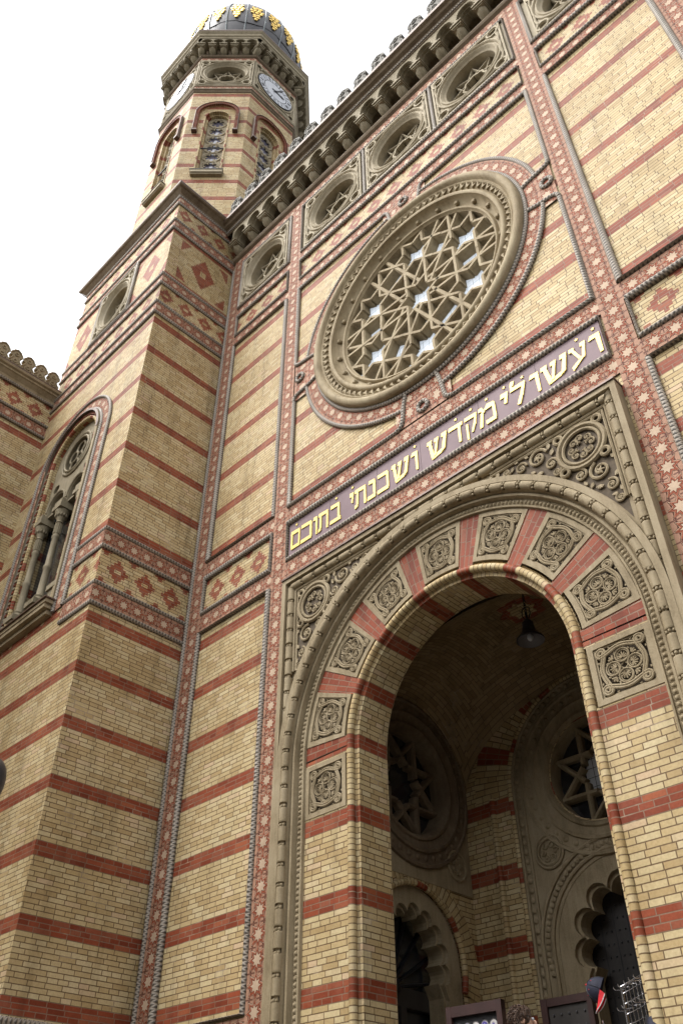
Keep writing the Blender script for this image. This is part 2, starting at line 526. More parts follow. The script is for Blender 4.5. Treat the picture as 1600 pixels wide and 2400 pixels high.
syn = thing('synagogue', 'yellow and red striped brick main front with big round window and arched portal', 'synagogue', (PC, 0, ZG))
tow = thing('clock_tower', 'striped brick tower with white clocks and dark gilded dome beside the main front', 'clock tower', (-14.62, .3, ZG))
wing = thing('side_wing', 'striped brick side building with trefoil battlements left of the tower', 'building', (-20.0, -6, ZG))

# ------------------------------------------------------------------ generic pieces
def rope_rect(x0, x1, z0, z1, d, parent, mat=None, r=RO, name='rope_moulding'):
    g = G()
    g.tube([(x0, -d, z0), (x1, -d, z0), (x1, -d, z1), (x0, -d, z1)], r, M['rope'], 10, closed=True)
    return obj(name, g, parent, mat)
def rope_lines(lines, d, parent, mat=None, r=RO):
    for a, b in lines:
        g = G()
        g.tube([(a[0], -d, a[1]), (b[0], -d, b[1])], r, M['rope'], 10)
        obj('rope_moulding', g, parent, mat)
def rope_path(paths, d, parent, mat=None, r=RO, closed=False):
    for p in paths:
        g = G()
        g.tube(w3(p, d), r, M['rope'], 10, closed=closed)
        obj('rope_moulding', g, parent, mat)
def star_v(x, z0, z1, w, d, parent, mat=None, off=0.0):
    g = G()
    g.face([(x - w, -d, z0), (x + w, -d, z0), (x + w, -d, z1), (x - w, -d, z1)], M['star'],
           [(z0 + off, -w), (z0 + off, w), (z1 + off, w), (z1 + off, -w)])
    for sx in (-w, w):
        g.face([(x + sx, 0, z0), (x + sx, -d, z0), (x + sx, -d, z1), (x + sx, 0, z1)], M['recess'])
    return obj('star_tile_band', g, parent, mat)
def star_h(x0, x1, z, w, d, parent, mat=None, off=0.0):
    g = G()
    g.face([(x0, -d, z - w), (x1, -d, z - w), (x1, -d, z + w), (x0, -d, z + w)], M['star'],
           [(x0 + off, -w), (x1 + off, -w), (x1 + off, w), (x0 + off, w)])
    for sz in (-w, w):
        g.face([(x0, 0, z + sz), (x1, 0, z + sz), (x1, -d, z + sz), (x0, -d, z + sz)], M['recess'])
    return obj('star_tile_band', g, parent, mat)

# ------------------------------------------------------------------ main front wall
g = G()
XR = .46
portal_hole = archp(PC, 5.25, ZG + .001, 2.72, 40)
uvz = lambda x, z: (x, z)
g.poly(rect(XT, XR, ZG, 9.0), [portal_hole], 0, M['low'], uvz)
midz = (L['b2'] + L['b3']) / 2
g.poly(rect(XT, V2, 9.0, 10.3), [], 0, M['dia'], lambda x, z: (x + 10.69, z - midz))
g.poly(rect(V2, V3, 9.0, 10.3), [], 0, M['dia'], lambda x, z: (x, z - midz))
g.poly(rect(V3, XR, 9.0, 10.3), [], 0, M['dia'], lambda x, z: (x + 1.77, z - midz))
g.poly(rect(XT, XR, 10.3, 17.6), [[(RC[0] + (p[0]) * .975, RC[1] + p[1] * 1.023) for p in circ(0, 0, 2.3, 72)]], 0, M['up'], uvz)
topz = (L['t2'] + L['t3']) / 2
g.poly(rect(XT, XR, 17.6, 18.8), [], 0, M['dia'], lambda x, z: (x + 3.05, z - topz))
WIN_X = [-10.70, -8.10, -5.92, -3.74, -1.13]
WZ = 20.085
g.poly(rect(XT, XR, 18.8, 21.6), [circ(x, WZ, .80, 40) for x in WIN_X], 0, M['pale'], uvz)
g.poly(rect(XT, XR, 21.6, 23.0), [], -.42, M['radial'], uvz); g.face([(XT, 0, 21.6), (XR, 0, 21.6), (XR, .42, 21.6), (XT, .42, 21.6)], M['dark_stone'])
# back of the building so that no light leaks in
g.box(XT, XR, -9.0, -4.0, ZG, 22.6, M['yel'])
g.box(XT, XR, -3.99, -.62, 7.9, 22.6, M['dark_stone'])
obj('wall', g, syn)
g = G()
g.box(XT - .2, XR + .2, -9.2, -.02, 22.8, 23.0, M['roof'])
obj('roof', g, syn)

# vertical star bands
DS = .03
for i, (x, z1) in enumerate(((V1, L['t6']), (V2, L['t6']), (V3, L['t6']), (V4, L['t6']))):
    star_v(x, ZG, z1, .185, DS, syn, off=.1 * i)
# horizontal star bands between them
bays = [(V1 + .185, V2 - .185), (V2 + .185, V3 - .185), (V3 + .185, V4 - .185)]
for (x0, x1) in bays:
    for za, zb in (('b1', 'b2'), ('b3', 'b4'), ('t1', 't2'), ('t3', 't4'), ('t5', 't6')):
        star_h(x0, x1, (L[za] + L[zb]) / 2, .18, DS, syn, off=.07)
    star_h(x0 if x0 != bays[1][0] else x0, x1, 2.0, .16, DS, syn) if x0 != bays[1][0] else None
# rope frames of the brick fields
hx = .225
DR = .030
fields = []
for i, (xa, xb) in enumerate(((V1, V2), (V2, V3), (V3, V4))):
    x0, x1 = xa + hx, xb - hx
    if i != 1:
        rope_rect(x0, x1, L['b0'], L['b1'], DR, syn)
        rope_rect(x0, x1, L['b2'], L['b3'], DR, syn)
        rope_rect(x0, x1, L['b4'], L['t1'], DR, syn)
    else:
        rope_rect(x0, x1, L['b2'], L['b3'], DR, syn)
    rope_rect(x0, x1, L['t2'], L['t3'], DR, syn)
    rope_rect(x0, x1, L['t4'], L['t5'], DR, syn)
    if i == 1:
        rope_lines([((-7.01, L['t4']), (-7.01, L['t5'])), ((-4.83, L['t4']), (-4.83, L['t5']))], DR, syn)
rope_lines([((V1 - hx, ZG), (V1 - hx, L['t5']))], DR, syn)
rope_lines([((V2 - hx + .45, L['b1'] - .0), (V2 - hx + .45, L['b1'] + .02))], .02, syn) if False else None

# the rose's field: ropes broken where the ring ties into the bands
x0, x1 = V2 + hx, V3 - hx
zc = RC[1]
KN = .62
for q in ([(x0, zc - KN), (x0, L['b4']), (RC[0] - KN, L['b4'])], [(RC[0] + KN, L['b4']), (x1, L['b4']), (x1, zc - KN)],
          [(x1, zc + KN), (x1, L['t1']), (RC[0] + KN, L['t1'])], [(RC[0] - KN, L['t1']), (x0, L['t1']), (x0, zc + KN)]):
    g = G(); g.tube([(p[0], -DR, p[1]) for p in q], RO, M['rope'], 10); obj('rope_moulding', g, syn)

# ------------------------------------------------------------------ rose window
RM = T(RC[0], 0, RC[1]) @ Matrix.Diagonal((.975, 1, 1.023, 1))
def ring_rows(prof, n=96):
    prof = [(1.94 + (r - 1.94) * .865 if 1.94 < r < 2.81 else r, d * .85 if r > 1.99 and d > 0 and r < 2.81 else d) for r, d in prof]
    return [[(r * math.cos(2 * PI * i / n), d, r * math.sin(2 * PI * i / n)) for i in range(n)] for r, d in prof]
rose = None
g = G()
g.band(ring_rows([(2.80, .0), (2.80, .17), (2.77, .225), (2.70, .25), (2.64, .235), (2.61, .19), (2.585, .15), (2.56, .165), (2.535, .15), (2.37, .05), (2.36, .10), (2.33, .135), (2.29, .145), (2.25, .125), (2.235, .06), (2.19, -.02), (2.12, -.075), (2.06, -.09), (2.055, -.06), (2.02, -.03), (1.985, -.04), (1.96, -.09), (1.94, -.10), (1.94, -.42)], 128), M['rose'], closed=True)
# sawtooth ring
N = 84
for k in range(N):
    a0, a1, am = 2 * PI * k / N, 2 * PI * (k + 1) / N, 2 * PI * (k + .5) / N
    P = lambda r, a, d: ((1.94 + (r - 1.94) * .865) * math.cos(a), -d * .85, (1.94 + (r - 1.94) * .865) * math.sin(a))
    o0, o1, tip, fr = P(2.53, a0, .148), P(2.53, a1, .148), P(2.385, am, .058), P(2.50, am, .185)
    g.face([o0, tip, fr], M['rose']); g.face([tip, o1, fr], M['rose']); g.face([o0, fr, o1], M['rose'])
    t2 = P(2.39, am, .135)
    g.face([P(2.53, a0, .15), P(2.39, am, .06), t2], M['rose']); g.face([P(2.39, am, .06), P(2.53, a1, .15), t2], M['rose']); g.face([P(2.53, a0, .15), t2, P(2.53, a1, .15)], M['rose'])
rose = obj('rose_window', g, syn, RM)
# bosses
gb = G(); gb.ball((0, 0, 0), .058, M['rose'], 12, 8)
for j in range(5):
    a = 2 * PI * j / 5
    gb.ball((.03 * math.cos(a), -.035, .03 * math.sin(a)), .022, M['rose'], 6, 4)
bm_ = gb.mesh('boss')
for k in range(24):
    a = 2 * PI * (k + .5) / 24
    obj('boss', bm_, rose, RM @ T(2.118 * math.cos(a), .045, 2.118 * math.sin(a)))
# tracery: twelve-fold strapwork about seven star centres
g = G()
dl = .262; RR = 1.95; lat = 1.43
cents = [(0.0, 0.0)] + [(lat * math.cos(R(30 + 60 * k)), lat * math.sin(R(30 + 60 * k))) for k in range(6)]
segs = {}
def add_seg(p, q):
    key = tuple(sorted(((round(p[0], 2), round(p[1], 2)), (round(q[0], 2), round(q[1], 2)))))
    if math.dist(p, q) > .05:
        segs[key] = (p, q)
dl = .265
for ci, c in enumerate(cents):
    for k in range(12):
        if k % 2 == 0 and ci: continue            # the 0/60/120 degree straps belong to the middle star alone
        th = R(30 * k)
        t = (math.cos(th), math.sin(th)); nrm = (-t[1], t[0])
        onto = (c[0] + t[0] * lat, c[1] + t[1] * lat)
        neigh = k % 2 == 1 and any(math.dist(onto, cc) < .1 for cc in cents)
        for sg in (-1, 1):
            base = (c[0] + nrm[0] * dl * sg, c[1] + nrm[1] * dl * sg)
            s0 = dl * math.tan(R(30)) if k % 2 else dl
            q0 = (base[0] + t[0] * s0, base[1] + t[1] * s0)
            if math.hypot(*q0) > RR: continue
            e = s0
            lim = lat / 2 if neigh else 4
            while e < lim and math.hypot(base[0] + t[0] * (e + .02), base[1] + t[1] * (e + .02)) < RR + .02:
                e += .02
            if neigh: e = lim + .002
            add_seg(q0, (base[0] + t[0] * e, base[1] + t[1] * e))
for k, (p, q) in enumerate(segs.values()):
    t = Vector((q[0] - p[0], 0, q[1] - p[1])).normalized(); nn = Vector((-t.z, 0, t.x))
    dz = .0021 * (k % 7)
    P3 = lambda pt, off, d: Vector((pt[0], -d, pt[1])) + nn * off
    prof = [(-.050, -.42), (-.050, -.15), (-.028, -.115 + dz), (.028, -.115 + dz), (.050, -.15), (.050, -.42)]
    ra = [P3(p, o, d) for o, d in prof]; rb = [P3(q, o, d) for o, d in prof]
    for j in range(5):
        g.face([ra[j], rb[j], rb[j + 1], ra[j + 1]], M['rose'])
    g.face(ra, M['rose']); g.face(rb[::-1], M['rose'])
obj('tracery', g, rose, RM)
g = G(); g.poly(circ(0, 0, 1.96, 64), [], -.33, M['glass'])
obj('glass', g, rose, RM)
# star tile ring with its ropes and the four ties
g = G(); g.band([[(r_ * math.cos(2 * PI * i / 128), DS + .01, r_ * math.sin(2 * PI * i / 128)) for i in range(128)] for r_ in (3.04, 2.68)], M['star'], closed=True, uv='star')
obj('star_tile_ring', g, rose, RM)
g = G()
g.tube([(2.715 * math.cos(2 * PI * i / 128), -DR - .02, 2.715 * math.sin(2 * PI * i / 128)) for i in range(128)], RO, M['rope'], 10, closed=True)
# outer rope with gaps where the ties are
for k in range(4):
    a0 = PI / 2 * k + .155; a1 = PI / 2 * (k + 1) - .155
    g.tube([(3.06 * math.cos(a0 + (a1 - a0) * i / 40), -DR, 3.06 * math.sin(a0 + (a1 - a0) * i / 40)) for i in range(41)], RO, M['rope'], 10)
obj('rope_moulding', g, rose, RM)
for k in range(4):
    g = G()
    ang = k * PI / 2
    ca, sa = math.cos(ang), math.sin(ang)
    # distance from the rose centre to the straight rope, in ring units
    gapd = ((x1 - RC[0]) / .975, (L['t1'] - zc) / 1.023, (RC[0] - x0) / .975, (zc - L['b4']) / 1.023)[k]
    kn = KN / ((1.023, .975)[k % 2])
    W = lambda r, s_, d: (r * ca - s_ * sa, -d, r * sa + s_ * ca)
    g.face([W(2.95, -.62, DS + .006), W(gapd, -.62, DS + .006), W(gapd, .62, DS + .006), W(2.95, .62, DS + .006)], M['star'],
           [(-.46, -.15), (-.46, .17), (.77, .17), (.77, -.15)])
    lr = .105
    g.tube([W(2.93 + (gapd - 3.0) * .5 + .10 + lr * math.cos(t * PI / 8), lr * math.sin(t * PI / 8), DR + .02) for t in range(16)], RO * .9, M['rope'], 10, closed=True)
    g.face([W(2.93 + (gapd - 3.0) * .5 + .10 + lr * math.cos(t * PI / 8), lr * math.sin(t * PI / 8), DS + .012) for t in range(16)], M['radial'])
    for sg in (-1, 1):
        P0, P1, P2, P3_ = (gapd, kn), (gapd, .40), (3.10, .50), (2.72, .36)
        pts = []
        for i in range(15):
            t = i / 14
            c0, c1, c2, c3 = (1 - t) ** 3, 3 * t * (1 - t) ** 2, 3 * t * t * (1 - t), t ** 3
            pts.append(W(c0 * P0[0] + c1 * P1[0] + c2 * P2[0] + c3 * P3_[0], sg * (c0 * P0[1] + c1 * P1[1] + c2 * P2[1] + c3 * P3_[1]), DR + .012))
        g.tube(pts, RO, M['rope'], 10)
    obj('tie', g, rose, RM)

# ------------------------------------------------------------------ small round windows in stone panels
def panel_window(W=1.0, H=1.03, r=.70, deep=.34):
    """stone panel with ring mouldings and corner eyes; (frame, tracery, glass) builders about the origin"""
    f = G()
    eyes = [(sx * (W - .20), sz * (H - .20), .115) for sx in (-1, 1) for sz in (-1, 1)]
    f.poly(rect(-W, W, -H, H), [circ(0, 0, .94, 48)] + [circ(x, z, rr, 16) for x, z, rr in eyes], .035, M['pale'])
    # border fillet
    for a in (0, 1):
        k = .0 + a * .07
        pts = rect(-W + k, W - k, -H + k, H - k)
        f.prism(pts, .03, .065 - a * .015, M['pale'], holes=[rect(-W + k + .045, W - k - .045, -H + k + .045, H - k - .045)])
    def rr(prof, c=(0, 0), n=48):
        return [[(c[0] + r_ * math.cos(2 * PI * i / n), d, c[1] + r_ * math.sin(2 * PI * i / n)) for i in range(n)] for r_, d in prof]
    f.band(rr([(.945, .03), (.93, .075), (.895, .085), (.87, .06), (.865, .035), (.83, .03), (.82, .06), (.79, .075), (.765, .055), (.75, .01), (.72, -.01), (r, -.03), (r, -deep)]), M['pale'], closed=True)
    for x, z, r_ in eyes:
        f.band(rr([(r_ + .075, .035), (r_ + .06, .075), (r_ + .02, .075), (r_, .035), (r_, -.05)], (x, z), 20), M['pale'], closed=True)
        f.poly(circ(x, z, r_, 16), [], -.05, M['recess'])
        # tendrils that tie the eye to the ring
        an = math.atan2(z, x)
        for sg in (-1, 1):
            b0 = an + sg * .62
            p0 = (.90 * math.cos(b0), .90 * math.sin(b0)); p1 = (x + (r_ + .04) * math.cos(an + sg * 1.9), z + (r_ + .04) * math.sin(an + sg * 1.9))
            mid = ((p0[0] + p1[0]) / 2 + .05 * math.cos(an), (p0[1] + p1[1]) / 2 + .05 * math.sin(an))
            f.tube([(p0[0], -.06, p0[1]), (mid[0], -.06, mid[1]), (p1[0], -.06, p1[1])], .03, M['pale'], 6)
    t = G()
    n = 8
    pts = [(r * math.cos(2 * PI * i / n + PI / 2), r * math.sin(2 * PI * i / n + PI / 2)) for i in range(n)]
    for i in range(n):
        p, q = Vector((pts[i][0], 0, pts[i][1])), Vector((pts[(i + 3) % n][0], 0, pts[(i + 3) % n][1]))
        tt = (q - p).normalized(); nn = Vector((-tt.z, 0, tt.x))
        Lq = (q - p).length
        # leave the middle open
        dmid = r * math.cos(R(67.5)); half = dmid * math.tan(R(22.5)) + .01
        for a, b in ((0, Lq / 2 - half), (Lq / 2 + half, Lq)):
            A, B = p + tt * a, p + tt * b
            dz = .0017 * i
            prof = [(-.026, -deep), (-.026, -deep + .11), (-.012, -deep + .14 + dz), (.012, -deep + .14 + dz), (.026, -deep + .11), (.026, -deep)]
            ra = [A + nn * o + Vector((0, -d, 0)) for o, d in prof]; rb = [B + nn * o + Vector((0, -d, 0)) for o, d in prof]
            for j in range(5):
                t.face([ra[j], rb[j], rb[j + 1], ra[j + 1]], M['pale'])
            t.face(ra, M['pale']); t.face(rb[::-1], M['pale'])
    c = dmid / math.cos(R(22.5))
    # the deep eight-lobed well in the centre
    star = []
    for i in range(16):
        rr_ = c * 1.06 if i % 2 == 0 else c * .90
        star.append((rr_ * math.cos(2 * PI * i / 16), rr_ * math.sin(2 * PI * i / 16)))
    t.prism([(x * 1.16, z * 1.16) for x, z in star], -deep, -deep + .15, M['pale'], holes=[star])
    gl = G(); gl.poly(circ(0, 0, r + .02, 32), [], -deep + .005, M['dglass'])
    return f.mesh('stone_frame'), t.mesh('tracery'), gl.mesh('glass')
PWF, PWT, PWG = panel_window()
def place_panel(parent, mat, name='round_window'):
    f = obj(name, PWF, parent, mat)
    obj('tracery', PWT, f, mat); obj('glass', PWG, f, mat)
    return f
for x in WIN_X:
    place_panel(syn, T(x, 0, WZ) @ Matrix.Diagonal((1.0 if -9 < x < -3 else .93, 1, 1, 1)))

# ------------------------------------------------------------------ main cornice
g = G()
xs = (XT + .04, XR + .3)
def run(prof, m, x0=xs[0], x1=xs[1], gg=None):
    (gg or g).band([[(x0, d, z), (x1, d, z)] for d, z in prof], m, smooth=False)
run([(.03, 21.55), (.10, 21.60), (.13, 21.66), (.13, 21.70), (.05, 21.75)], M['dark_stone'])
run([(.40, 22.62), (.43, 22.64), (.43, 22.68), (.41, 22.70), (.42, 22.74), (.45, 22.77), (.47, 22.82), (.56, 22.86), (.60, 22.92), (.66, 22.95), (.68, 22.97), (.68, 23.05), (.60, 23.08), (-.2, 23.14)], M['dark_stone'])
corn = obj('cornice', g, syn)
g = G(); g.tube([(xs[0], -.44, 22.715), (xs[1], -.44, 22.715)], .035, M['rope'], 8); obj('rope_moulding', g, corn)
g = G(); run([(.683, 22.965), (.695, 23.02), (.69, 23.06), (.65, 23.085)], M['brown'], gg=g); obj('gutter', g, corn)
# one bay: bracket and arch
PIT = .638
def corbel_mesh(pit, m=M['corb'], zb=21.75, zcap=22.02, ztop=22.63, dp=.40):
    c = G()
    # fluted bracket
    prof = [(.03, zb - .02, .05), (.12, zb + .01, .08), (.20, zb + .06, .105), (.27, zb + .12, .118), (.32, zb + .19, .122), (.335, zb + .24, .118)]
    rows = []
    for d, z, w in prof:
        row = []
        for j in range(13):
            a = -1 + 2 * j / 12
            fl = .018 * abs(math.sin(a * PI * 2.5))
            row.append((w * a, -(d * (1 - .28 * a * a) - fl), z - .05 * (1 - abs(a)) * 0))
        rows.append([(-w, .02, z)] + row + [(w, .02, z)])
    c.grid(rows, m)
    c.box(-.145, .145, -.40, .37, zcap - .03, zcap + .035, m)
    c.box(-.165, .165, -.40, .405, zcap + .035, zcap + .075, m)
    c.box(-.115, .115, -.40, .34, zcap - .065, zcap - .03, m)
    # arch over the bay to the right, with a stepped lip
    zs = zcap + .16; half = pit / 2
    for k, (r_, da, db, e) in enumerate(((.245, -.40 if pit > .5 else -.02, dp, 1.28), (.222, dp - .30, dp - .08, 1.28), (.20, dp - .38, dp - .16, 1.28))):
        arc = [(half + r_ * math.cos(PI * i / 14), zs + r_ * e * math.sin(PI * i / 14)) for i in range(15)]
        top = ztop if k == 0 else None
        if k == 0:
            pl = [(0, zcap + .076), (half - r_, zcap + .076)] + arc[::-1] + [(half + r_, zcap + .076), (pit, zcap + .076), (pit, ztop), (0, ztop)]
            c.prism(pl, da, db, m)
        else:
            pr = .245 if k == 1 else .222
            outer = [(half + pr * math.cos(PI * i / 14), zs + pr * e * math.sin(PI * i / 14)) for i in range(15)]
            pl = [(half - r_, zcap + .077)] + arc[::-1] + [(half + r_, zcap + .077), (half + pr, zcap + .077)] + outer + [(half - pr, zcap + .077)]
            c.prism(pl, da, db, m)
    # raised archivolt
    c.tube([(half + .262 * math.cos(PI * i / 14), -dp - .004, zs + .262 * 1.26 * math.sin(PI * i / 14)) for i in range(15)], .016, m, 5)
    return c.mesh('corbel')
cm = corbel_mesh(PIT)
nb = int((XR - XT) / PIT) + 1
for i in range(nb):
    obj('corbel', cm, corn, T(XT + .30 + i * PIT, 0, 0))
# merlons
def merlon(w=.46, h=.70, dk=.16, m=M['greyst']):
    c = G()
    pts = [(-w / 2, 0), (w / 2, 0), (w / 2, h * .30), (w * .40, h * .40), (w * .40, h * .52), (w / 2, h * .62), (w * .46, h * .78), (w * .22, h * .90), (0, h), (-w * .22, h * .90), (-w * .46, h * .78), (-w / 2, h * .62), (-w * .40, h * .52), (-w * .40, h * .40), (-w / 2, h * .30)]
    c.prism(pts, -dk / 2, dk / 2, m, back=True)
    ins = [(x * .80, .04 + z * .86) for x, z in pts]
    c.prism(ins, dk / 2, dk / 2 + .018, m, holes=[[(x * .68, .06 + z * .80) for x, z in pts]])
    for (zz, r_) in ((h * .24, .075), (h * .68, .075)):
        c.tube([(r_ * math.cos(2 * PI * i / 12), -dk / 2 - .012, zz + r_ * math.sin(2 * PI * i / 12)) for i in range(12)], .016, m, 5, closed=True)
    c.ball((0, -dk / 2, h * .68), .03, m, 6, 4)
    return c.mesh('merlon')
mm = merlon()
for i in range(nb - 1):
    obj('merlon', mm, corn, T(XT + .30 + (i + .5) * PIT, -.58, 23.07))

# ------------------------------------------------------------------ inscription
ins = thing('inscription_panel', 'long maroon glass plate with gilded raised letters above the portal', 'sign', ((V2 + V3) / 2, -.02, 9.66))
g = G()
IX0, IX1, IZ0, IZ1 = V2 + hx + .03, V3 - hx - .03, 9.26, 10.06
cuts = [IX0, -8.14, -7.01, -6.06, -4.86, -3.79, IX1]
for a, b in zip(cuts, cuts[1:]):
    g.box(a + .003, b - .003, 0, .022, IZ0, IZ1, M['sign'])
obj('plate', g, ins)
Q = {}
Q['vav'] = [[(0, .80), (.2, 1.0), (1, .97), (.95, .80)], [(.62, .85), (1, .95), (.95, 0), (.68, 0)]]
Q['ayin'] = [[(.66, .83), (.70, 1), (1, 1), (.97, .83)], [(.80, .85), (.97, .87), (.80, .25), (.62, .25)], [(.80, .30), (.62, .34), (0, .08), (.03, -.10)], [(0, .81), (.04, .98), (.33, .96), (.3, .80)], [(.14, .83), (.31, .83), (.60, .32), (.46, .26)]]
Q['shin'] = [[(.20, -.02), (.78, .10), (.74, .27), (.22, .16)], [(0, .82), (.03, 1), (.26, 1), (.24, .82)], [(.08, .85), (.22, .85), (.34, .1), (.20, 0)], [(.36, .80), (.39, .97), (.60, .97), (.57, .80)], [(.46, .82), (.57, .84), (.42, .12), (.31, .12)], [(.73, .82), (.76, 1), (1, 1), (.97, .82)], [(.84, .85), (.98, .85), (.85, .18), (.68, .09)]]
Q['lamed'] = [[(.02, 1.10), (.10, 1.30), (.34, 1.28), (.24, 1.06)], [(.04, 1.15), (.18, 1.12), (.16, .85), (0, .85)], [(0, .80), (.02, .98), (.97, .96), (.95, .78)], [(.78, .85), (1, .92), (.74, .30), (.54, .34)], [(.74, .34), (.54, .38), (.30, .0), (.50, -.05)]]
Q['yod'] = [[(0, .78), (.14, 1), (1, .97), (.94, .78)], [(.60, .84), (1, .92), (.70, .42), (.38, .46)]]
Q['mem'] = [[(.14, .70), (.32, .80), (.16, 0), (0, 0)], [(0, .82), (.06, 1), (.24, .98), (.24, .80)], [(.10, .94), (.25, .98), (.40, .68), (.26, .66)], [(.32, .74), (.56, 1), (.97, .94), (.93, .76)], [(.84, .82), (1, .88), (1, .10), (.84, .10)], [(.40, 0), (.40, .18), (1, .18), (.97, 0)]]
Q['qof'] = [[(0, .82), (.04, 1), (1, .97), (.97, .80)], [(.84, .85), (1, .92), (.86, .38), (.66, .42)], [(.84, .42), (.66, .46), (.48, .10), (.60, .08)], [(.10, .62), (.26, .62), (.24, -.17), (.10, -.17)]]
Q['dalet'] = [[(0, .82), (.05, 1), (1, .97), (.97, .80)], [(.66, .88), (.84, .88), (.82, 0), (.65, 0)]]
Q['kaf'] = [[(.05, .82), (.08, 1), (.95, .97), (.92, .80)], [(.82, .84), (1, .90), (1, .08), (.82, .10)], [(0, 0), (.03, .18), (.98, .18), (.95, 0)]]
Q['nun'] = [[(.18, .82), (.26, 1), (.95, .97), (.93, .80)], [(.74, .86), (1, .90), (1, .10), (.76, .10)], [(0, 0), (.04, .18), (1, .18), (.96, 0)]]
Q['tav'] = [[(0, .82), (.05, 1), (1, .97), (.97, .80)], [(.82, .88), (1, .92), (1, 0), (.83, 0)], [(.18, .85), (.34, .85), (.30, .15), (.14, .15)], [(0, -.02), (0, .15), (.26, .19), (.28, .05)]]
Q['bet'] = [[(.05, .82), (.08, 1), (.88, .97), (.85, .80)], [(.72, .84), (.90, .90), (.90, .08), (.72, .10)], [(0, 0), (.03, .18), (1, .18), (1, 0)]]
Q['fmem'] = [[(0, .80), (.04, 1), (.98, .97), (.95, .80)], [(.84, .84), (1, .90), (1, .06), (.84, .06)], [(.06, 0), (.06, .17), (1, .17), (1, 0)], [(.05, .10), (.22, .10), (.22, .86), (.05, .86)]]
row = [('vav', -2.90, -2.71, 1), ('ayin', -3.22, -2.94, 1), ('shin', -3.71, -3.25, 0), ('vav', -3.92, -3.75, 0),
       ('lamed', -4.26, -3.98, 1), ('yod', -4.45, -4.30, 1), ('mem', -4.87, -4.55, 1), ('qof', -5.14, -4.90, 1), ('dalet', -5.46, -5.18, 1), ('shin', -5.91, -5.49, 0),
       ('vav', -6.25, -6.11, 1), ('shin', -6.68, -6.29, 0), ('kaf', -7.01, -6.75, 0), ('nun', -7.24, -7.05, 0), ('tav', -7.53, -7.27, 0), ('yod', -7.65, -7.55, 1),
       ('bet', -8.13, -7.87, 1), ('tav', -8.42, -8.18, 0), ('vav', -8.56, -8.45, 0), ('kaf', -8.88, -8.59, 0), ('fmem', -9.14, -8.90, 1)]
LH, LB = .415, 9.40
for nm, xa, xb, st in row:
    g = G()
    for k, q in enumerate(Q[nm]):
        g.prism([(xa + (xb - xa) * px, LB + LH * pz) for px, pz in q], .02, .038 + .0016 * k, M['letter'])
    lo = obj('letter', g, ins)
    if st:
        g = G(); cx = (xa + xb) / 2 + (.02 if nm != 'lamed' else .10); cz = LB + LH * 1.27 if nm != 'lamed' else LB + LH * 1.2
        if cz + .03 > IZ1 - .03: cz = IZ1 - .07
        sp = []
        for i in range(10):
            r_ = .034 if i % 2 == 0 else .013
            sp.append((cx + r_ * math.cos(PI * i / 5 + PI / 2), cz + r_ * math.sin(PI * i / 5 + PI / 2)))
        g.prism(sp, .02, .036, M['letter'])
        obj('star_mark', g, lo)

# ------------------------------------------------------------------ portal surround
SP = 5.25
portal = thing('portal_frame', '', '', (PC, 0, ZG)) if False else None
g = G()
HW, PT = 3.23, 8.61
# stepped rectangular frame
g.prism([(PC - HW, ZG), (PC + HW, ZG), (PC + HW, PT), (PC - HW, PT)], 0, .20, M['stone'], holes=[[(PC - HW + .085, ZG + .001), (PC + HW - .085, ZG + .001), (PC + HW - .085, PT - .085), (PC - HW + .085, PT - .085)]])
g.prism([(PC - HW + .086, ZG), (PC + HW - .086, ZG), (PC + HW - .086, PT - .086), (PC - HW + .086, PT - .086)], 0, .075, M['stone'], holes=[archp(PC, SP, ZG + .001, 2.99, 48)])
frame = obj('portal_surround', g, syn)
def beaded(path, d, r, every, m, gg):
    """roll moulding cut into drums by small bead rings"""
    pts = [Vector((p[0], -d, p[1])) for p in path]
    seg = []; Ls = 0
    fine = []
    for a, b in zip(pts, pts[1:]):
        n = max(1, int((b - a).length / .013))
        for i in range(n):
            fine.append(a.lerp(b, i / n))
    fine.append(pts[-1])
    rad = []; acc = 0; beads = []
    for i, p in enumerate(fine):
        if i: acc += (p - fine[i - 1]).length
        ph = acc % every
        t = min(ph, every - ph)
        rad.append(r if t > .034 else (r * .94 if t > .027 else r * .58))
        if t < .016 and 0 < i < len(fine) - 1:
            if not beads or (p - beads[-1][0]).length > .1:
                beads.append((p, (fine[i + 1] - fine[i - 1]).normalized()))
    gg.tube(fine, rad, m, 10)
    for p, t in beads:
        n = Vector((-t.z, 0, t.x))
        for k in (-1, 0, 1):
            gg.ball(p + n * k * r * .62 + Vector((0, -r * (.72 if k == 0 else .45), 0)), .021, m, 6, 4)
# inner frame steps + roll
g = G()
beaded([(PC - HW + .165, ZG), (PC - HW + .165, PT - .165), (PC + HW - .165, PT - .165), (PC + HW - .165, ZG)], .115, .068, .285, M['stone'], g)
obj('beaded_roll', g, frame)
